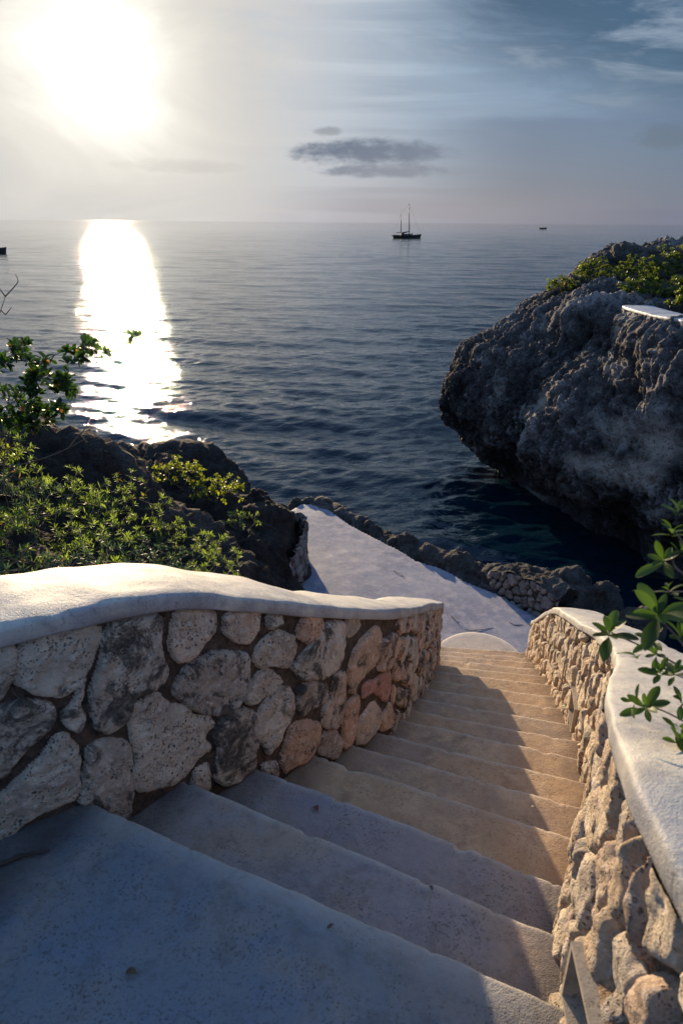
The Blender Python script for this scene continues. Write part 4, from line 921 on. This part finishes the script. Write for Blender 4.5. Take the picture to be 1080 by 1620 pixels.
def rock_shrub(x, y, z, rx, rz, n, label, seed, m=M_LEAFY, L=.055, Wd=.026, grp=G2, nper=6, kind='obovate', name='shrub'):
    r = np.random.RandomState(seed); return shrub(name, label, 'shrub', (x, y, z-.1), dome((x, y, z+rz*.25), rx, rx*.8, rz*1.15, int(n*1.6), r), L, Wd, kind, m, nper, seed, grp)
rock_shrub(-2.55, 7.8, 2.6, .36, .25, 40, 'yellow green shrub at the gap between the two left rocks', 41)
rock_shrub(-2.1, 8.3, 2.5, .36, .24, 40, 'sunlit yellow green shrub under the peak of the dark rock', 42)
rock_shrub(-1.55, 8.0, 2.42, .34, .2, 36, 'rightmost yellow green shrub on the dark rock', 43)
rock_shrub(-1.2, 7.5, 2.25, .25, .14, 22, 'sparse dull green plant on the near face of the dark rock', 44, M_LEAFN, .045, .010, kind='narrow', nper=8)
G3 = 'shrubs on top of the cliff'
for i, (x, y, z, rx, rz, n, lb) in enumerate([
    (4.85, 15.9, 4.28, .42, .20, 34, 'leftmost low shrub on the cliff rim, hanging over the edge'),
    (5.45, 15.6, 4.55, .5, .30, 46, 'low green shrub second from the left on the cliff top'),
    (6.0, 14.9, 4.55, .5, .34, 44, 'upright thin shrub in the middle of the cliff top'),
    (6.7, 15.0, 4.6, .5, .45, 44, 'tallest shrub on the cliff top with sprigs above the horizon rocks'),
    (5.75, 13.9, 4.35, .5, .26, 46, 'yellow green shrub just behind the white deck corner'),
    (6.4, 13.4, 4.35, .55, .30, 54, 'dense shrub behind the white deck, at the right edge'),
    (6.2, 12.5, 4.30, .5, .24, 46, 'low yellow flecked shrub bordering the white deck')]):
    rock_shrub(x, y, z, rx, rz, n, lb, 60+i, M_LEAFC, .085, .045, G3, 7, 'far')
rock_shrub(4.05, 15.4, 3.35, .2, .22, 18, 'small shrub rooted in the notch below the cliff rim', 70, M_LEAFC, .075, .035, G3, 7, 'far')

# leafy branch hanging in from the right, close to the lens
def near_branch():
    rs = np.random.RandomState(5); o = empty('shrub', (1.55, 1.2, 3.9), 'leafy branches with oval green leaves leaning over the right wall coping, close and slightly blurred', 'shrub')
    lv = Leaves(.060, .022, 'oval', rs); mb = MB()
    def br(pts, Y, r): 
        q = [at(x, y, yy) for (x, y), yy in zip(pts, Y)]; mb.tube(catmull(q, 6), np.linspace(r, r*.45, (len(q)-1)*6+1), 6); return q
    root = (1.55, 1.2, 3.9)
    br([(1250, 1260), (1160, 1120), (1090, 1065), (1040, 1035), (965, 1000)], [1.25, 1.25, 1.22, 1.2, 1.2], .0035)
    br([(1250, 1260), (1170, 1010), (1110, 930), (1070, 900), (1062, 880)], [1.25, 1.2, 1.15, 1.12, 1.1], .0035)
    br([(1250, 1260), (1180, 1210), (1110, 1160), (1060, 1130), (1020, 1115)], [1.25, 1.15, 1.1, 1.08, 1.06], .003)
    br([(1110, 930), (1080, 860), (1060, 835)], [1.15, 1.15, 1.15], .0025)
    br([(1130, 1090), (1080, 1020), (1040, 975)], [1.2, 1.1, 1.05], .003)
    br([(1110, 1160), (1085, 1180), (1065, 1195)], [1.1, 1.08, 1.05], .0025)
    br([(1160, 1120), (1085, 1075), (1045, 1062)], [1.25, 1.15, 1.12], .002)
    br([(1160, 934), (1070, 936), (1000, 934)], [1.3, 1.25, 1.2], .0015)
    br([(1170, 1010), (1100, 1000), (1075, 1000)], [1.2, 1.1, 1.05], .002)
    for (x, y, Y, n, dx_, dy_, dz_, sc) in [(962, 1000, 1.2, 11, -.35, -.1, .75, .95), (1040, 972, 1.02, 9, -.3, -.35, .8, 1.15), (1048, 885, 1.1, 8, -.3, -.2, .8, .8), (1062, 838, 1.15, 7, -.2, 0, .9, .75),
                                         (1020, 1118, 1.06, 9, -.5, -.2, .6, .95), (1044, 1064, 1.12, 7, -.3, .0, .8, .75), (1064, 1198, 1.03, 8, -.3, -.3, .6, .85), (1078, 1004, 1.05, 8, .1, -.2, .9, .85), (1080, 1110, 1.05, 6, .1, -.2, .9, .7), (1078, 868, 1.1, 6, .3, 0, .8, .7),
                                         (1095, 1230, 1.0, 8, 0, -.2, .9, .9), (1110, 960, 1.1, 9, 0, 0, 1, .9), (1130, 1060, 1.15, 9, 0, 0, 1, .9), (1005, 1035, 1.19, 3, -.3, 0, .5, .9), (1070, 1150, 1.05, 4, .1, .1, .6, .7), (1030, 1010, 1.06, 6, -.4, -.1, .5, .8), (1056, 930, 1.12, 6, -.2, .1, .9, .6), (1036, 1035, 1.12, 5, -.4, -.1, .6, .6), (1066, 1062, 1.08, 6, -.2, 0, .8, .7), (1072, 806, 1.15, 6, -.1, .1, 1, .7), (1076, 1170, 1.02, 7, -.1, -.3, .8, .8), (1078, 1255, .98, 7, -.3, -.2, .7, .8), (1000, 1110, 1.05, 3, -.6, 0, .3, .8)]:
        lv.rosette(at(x, y, Y), np.array([dx_, dy_, dz_])+rs.normal(size=3)*.18, n, 1.35, sc*rs.uniform(.8, 1.12))
    # main stem down to the ground outside the wall
    g = float(ground(1.9, 1.3)[0]); q = [(1.9, 1.3, g-.1), (1.85, 1.28, g+.5), tuple(at(1250, 1260, 1.25))]; mb.tube(catmull(q, 6), np.linspace(.012, .004, 13), 7)
    mb.build('stems', M_TWIG, o); lv.build('foliage', M_LEAF, o)
near_branch()
# ---------------------------------------------------------------- boats
def simple(name, c, r=.5):
    m, t, b = mat(name); b.inputs['Base Color'].default_value = (*c, 1); b.inputs['Roughness'].default_value = r; return m
M_HULL = simple('dark_hull_paint', (.035, .030, .030), .35); M_BOOT = simple('ochre_boot_stripe', (.26, .17, .06), .5); M_SPAR = simple('dark_spar', (.05, .045, .045)); M_SAILC = simple('furled_sail', (.03, .04, .06), .8); M_CAB = simple('cabin_paint', (.05, .05, .055)); M_DECKW = simple('deck_teak', (.16, .12, .08))
def hull(P, L, B, Hh, parent, stern=.55, z0=0.0, name='hull'):
    """P: function local (x along, y across, z) -> world"""
    us = np.linspace(0, 1, 25); ring = []
    for u in us:
        x = (u-.5)*L; w_ = B/2*(min(1, stern+(1-stern)*u/.35) if u < .35 else (1-((u-.35)/.65)**2.2)); w_ = max(w_, .02)
        sh = Hh*(1+.32*(2*u-.8)**2*(u > .4)+.10*(u < .2)); xs = x+(.06*L*(u-.9)*10*0)
        row = []
        for k, (a, zz) in enumerate([(-1, 1), (-.98, .7), (-.9, .35), (-.72, 0), (-.35, -.22), (0, -.3), (.35, -.22), (.72, 0), (.9, .35), (.98, .7), (1, 1)]):
            rake = .045*L*max(0, zz)*max(0, (u-.8)/.2)-.03*L*max(0, zz)*max(0, (.15-u)/.15)
            row.append(P(xs+rake, a*w_, z0+sh*zz))
        ring.append(row)
    G = np.array(ring); n, k = G.shape[:2]; F = [list(f) for f in gridfaces(n, k)]; fm = [1 if (i % (k-1)) in (2, 3, 6, 7) and False else 0 for i in range(len(F))]
    F.append(list(range(k))); F.append([(n-1)*k+i for i in range(k)][::-1]); fm += [0, 0]
    for i in range(n-1): F.append([i*k, i*k+k-1, (i+1)*k+k-1, (i+1)*k]); fm.append(1)
    V = G.reshape(-1, 3)
    o = mesh(name, V, F, M_HULL, parent, smooth=False, mats=[M_HULL, M_DECKW], fm=fm); return o
def boat_frame(c, head):
    c = np.array(c, float); e = np.array([cos(head), sin(head), 0]); n = np.array([-sin(head), cos(head), 0])
    return lambda x, y, z: c+e*x+n*y+np.array([0, 0, z])
def strip(P, L, B, z0, z1, stern=.55, k=1.012):
    mb = MB()
    for sg in (-1, 1):
        G = []
        for u in np.linspace(.01, .985, 22):
            w_ = B/2*(min(1, stern+(1-stern)*u/.35) if u < .35 else (1-((u-.35)/.65)**2.2)); w_ = max(w_, .02)
            x = (u-.5)*L; G.append([P(x, sg*w_*.80*k+sg*.02, z0), P(x, sg*w_*.93*k+sg*.03, z1)])
        G = np.array(G); mb.add(G.reshape(-1, 3), gridfaces(*G.shape[:2]))
    return mb
def sailboat():
    c = (24.6, 287.5, 0.0); P = boat_frame(c, radians(12)); o = empty('sailboat', c, 'dark two masted sailboat with bare masts under way on the open sea near the horizon', 'sailboat')
    L, B, Hh = 11.0, 3.1, 1.05
    hull(P, L, B, Hh, o, z0=.05); strip(P, L, B, .12, .34).build('waterline_stripe', M_BOOT, o)
    def mast(x, h, r):
        mb = MB(); mb.tube([P(x, 0, .8), P(x-.02*h, 0, h*.5), P(x-.05*h, 0, h)], [r, r*.9, r*.6], 8); mb.tube([P(x-.03*h, -.6, h*.6), P(x-.03*h, .6, h*.6)], r*.35, 5)
        return mb.build('mast', M_SPAR, o)
    mast(1.0, 12.3, .16); mast(-2.3, 9.0, .13)
    mb = MB(); mb.tube([P(.8, 0, 2.5), P(-.6, 0, 2.15), P(-2.0, 0, 2.0)], [.10, .26, .14], 8); mb.build('furled_mainsail', M_SAILC, o)
    mb = MB(); mb.tube([P(-2.4, 0, 2.1), P(-4.4, 0, 2.0)], [.12, .10], 7); mb.build('furled_mizzen', M_SAILC, o)
    mb = MB(); mb.box(P(.1, 0, 1.35), ((1.3*cos(radians(12)), 1.3*sin(radians(12)), 0), (-.75*sin(radians(12)), .75*cos(radians(12)), 0), (0, 0, .26)))
    mb.box(P(-1.9, 0, 1.5), ((.6*cos(radians(12)), .6*sin(radians(12)), 0), (-.7*sin(radians(12)), .7*cos(radians(12)), 0), (0, 0, .42)))
    mb.box(P(1.9, 0, 1.42), ((.35*cos(radians(12)), .35*sin(radians(12)), 0), (-.4*sin(radians(12)), .4*cos(radians(12)), 0), (0, 0, .32))); mb.build('cabin', M_CAB, o, smooth=False)
    mb = MB()
    for a, b in [((.4, 0, 12.2), (5.6, 0, 1.5)), ((.4, 0, 12.2), (-2.7, 0, 9.0)), ((-2.7, 0, 8.9), (-5.3, 0, 1.2)), ((.4, 0, 12.0), (.9, 1.5, 1.1)), ((.4, 0, 12.0), (.9, -1.5, 1.1)), ((-2.7, 0, 8.8), (-2.4, 1.3, 1.1)), ((-2.7, 0, 8.8), (-2.4, -1.3, 1.1))]:
        mb.tube([P(*a), P(*b)], .018, 4)
    for x in np.linspace(-4.8, 4.6, 9): 
        for sg in (-1, 1): mb.tube([P(x, sg*(1.2 if abs(x) < 3 else .7), 1.1), P(x, sg*(1.2 if abs(x) < 3 else .7), 1.7)], .02, 4)
    mb.build('rigging', M_SPAR, o)
sailboat()
def motorboat(c, head, L, label, B=1.9, Hh=.75, person=True, name='motorboat'):
    P = boat_frame(c, head); o = empty(name, c, label, 'boat'); hull(P, L, B, Hh, o, stern=.8, z0=0.02)
    ch, sh = cos(head), sin(head); mb = MB(); mb.box(P(-L*.08, 0, Hh+.25), ((.35*ch, .35*sh, 0), (-.4*sh, .4*ch, 0), (0, 0, .32))); mb.build('console', M_CAB, o, smooth=False)
    mb = MB(); mb.tube([P(-L*.16, -.75, Hh), P(-L*.16, -.75, Hh+1.4)], .03, 5); mb.tube([P(-L*.16, .75, Hh), P(-L*.16, .75, Hh+1.4)], .03, 5); mb.tube([P(L*.05, -.75, Hh), P(L*.05, -.75, Hh+1.4)], .03, 5); mb.tube([P(L*.05, .75, Hh), P(L*.05, .75, Hh+1.4)], .03, 5)
    mb.box(P(-L*.055, 0, Hh+1.42), ((L*.14*ch, L*.14*sh, 0), (-.85*sh, .85*ch, 0), (0, 0, .04))); mb.build('canopy', M_CAB, o, smooth=False)
    return o
motorboat((-63.8, 130.0, 0), radians(4), 7.0, 'small dark motorboat cut by the left edge of the picture, below the sun')
motorboat((238, 885, 0), radians(10), 9.0, 'tiny dark boat far off near the horizon above the cliff', B=2.6, Hh=1.2)

# ---------------------------------------------------------------- small things on the steps and terrace
def dry_leaf(x, y, z, L, ang_, c, label, seed):
    rs = np.random.RandomState(seed); T_, F_ = leaf_template(L, L*.5, 'oval'); T_[:, 2] = T_[:, 2]*1.5+.012+.25*np.abs(T_[:, 0]); ca, sa = cos(ang_), sin(ang_)
    V = np.stack([x+T_[:, 0]*ca-T_[:, 1]*sa, y+T_[:, 0]*sa+T_[:, 1]*ca, z+T_[:, 2]], 1)
    o = mesh('fallen_leaf', V, F_, c); tag(o, label, 'leaf', 'fallen leaves')
    sm = o.modifiers.new('thick', 'SOLIDIFY'); sm.thickness = .0012
M_DRY = simple('dry_red_leaf', (.20, .055, .03), .6); M_DRYB = simple('dry_brown_leaf', (.10, .06, .035), .7)
def onstep(px, py, n):
    r = ray(px, py); D_ = 1.6+n*RISE; q = r*(-D_/r[2]); return q[0], q[1], EYE-D_
for (px, py, n, L, a, m_, lb) in [(503, 1287, 2, .035, .4, M_DRY, 'small reddish fallen leaf on the third step near the left wall'), (218, 1546, 0, .032, 1.2, M_DRYB, 'small brown leaf on the top step, low in the picture'),
                              (528, 1467, 0, .018, 2.0, M_DRYB, 'dark speck of leaf by the nosing of the top step'), (683, 1412, 1, .018, .2, M_DRYB, 'tiny dark leaf scrap on the second step'), (846, 1282, 3, .02, .8, M_DRYB, 'dark leaf scrap where sun meets shade on the fourth step')]:
    x, y, z = onstep(px, py, n); dry_leaf(x, y, z, L, a, m_, lb, 3)
def flat_twig(label, pts, n, r, m=M_TWIG, extra=None):
    q = [onstep(px, py, n) for px, py in pts] if extra is None else [tuple((lambda rr: rr*(-(EYE-TERR_Z)/rr[2]))(ray(px, py))+np.array([0, 0, EYE])) for px, py in pts]
    q = [(a, b, c+r*1.6) for a, b, c in q]; o = empty('fallen_twig', q[0], label, 'twig', 'twigs on the ground'); mb = MB(); mb.tube(catmull(q, 6), np.linspace(r, r*.5, (len(q)-1)*6+1), 6)
    mb.tube(catmull([q[1], (q[1][0]+.03, q[1][1]+.02, q[1][2]+r), (q[1][0]+.06, q[1][1]+.01, q[1][2]+r)], 3), np.linspace(r*.6, r*.3, 7), 5); mb.build('stems', m, o)
M_DARKT = simple('dark_twig', (.04, .028, .02), .8)
flat_twig('dark curled seed pod or stick at the left edge of the top step', [(-12, 1374), (12, 1368), (40, 1357), (62, 1353), (80, 1349)], 0, .0065, M_DARKT)
for lb, pts in [('small dark twig on the terrace beyond the end of the left wall', [(622, 903), (630, 908), (637, 911), (640, 917)]), ('little forked twig on the terrace in the middle', [(712, 974), (718, 980), (724, 986), (727, 990)]), ('fine dark twig on the terrace above the round step', [(735, 997), (750, 998), (765, 996), (780, 994)]), ('thin twig on the terrace near the end of the right wall', [(805, 985), (815, 990), (826, 989)])]:
    flat_twig(lb, pts, 0, .004, M_DARKT, True)
for o in SC.objects:
    if o.type == 'MESH' and o.data.name.startswith('tmp'): print('left over', o.name)
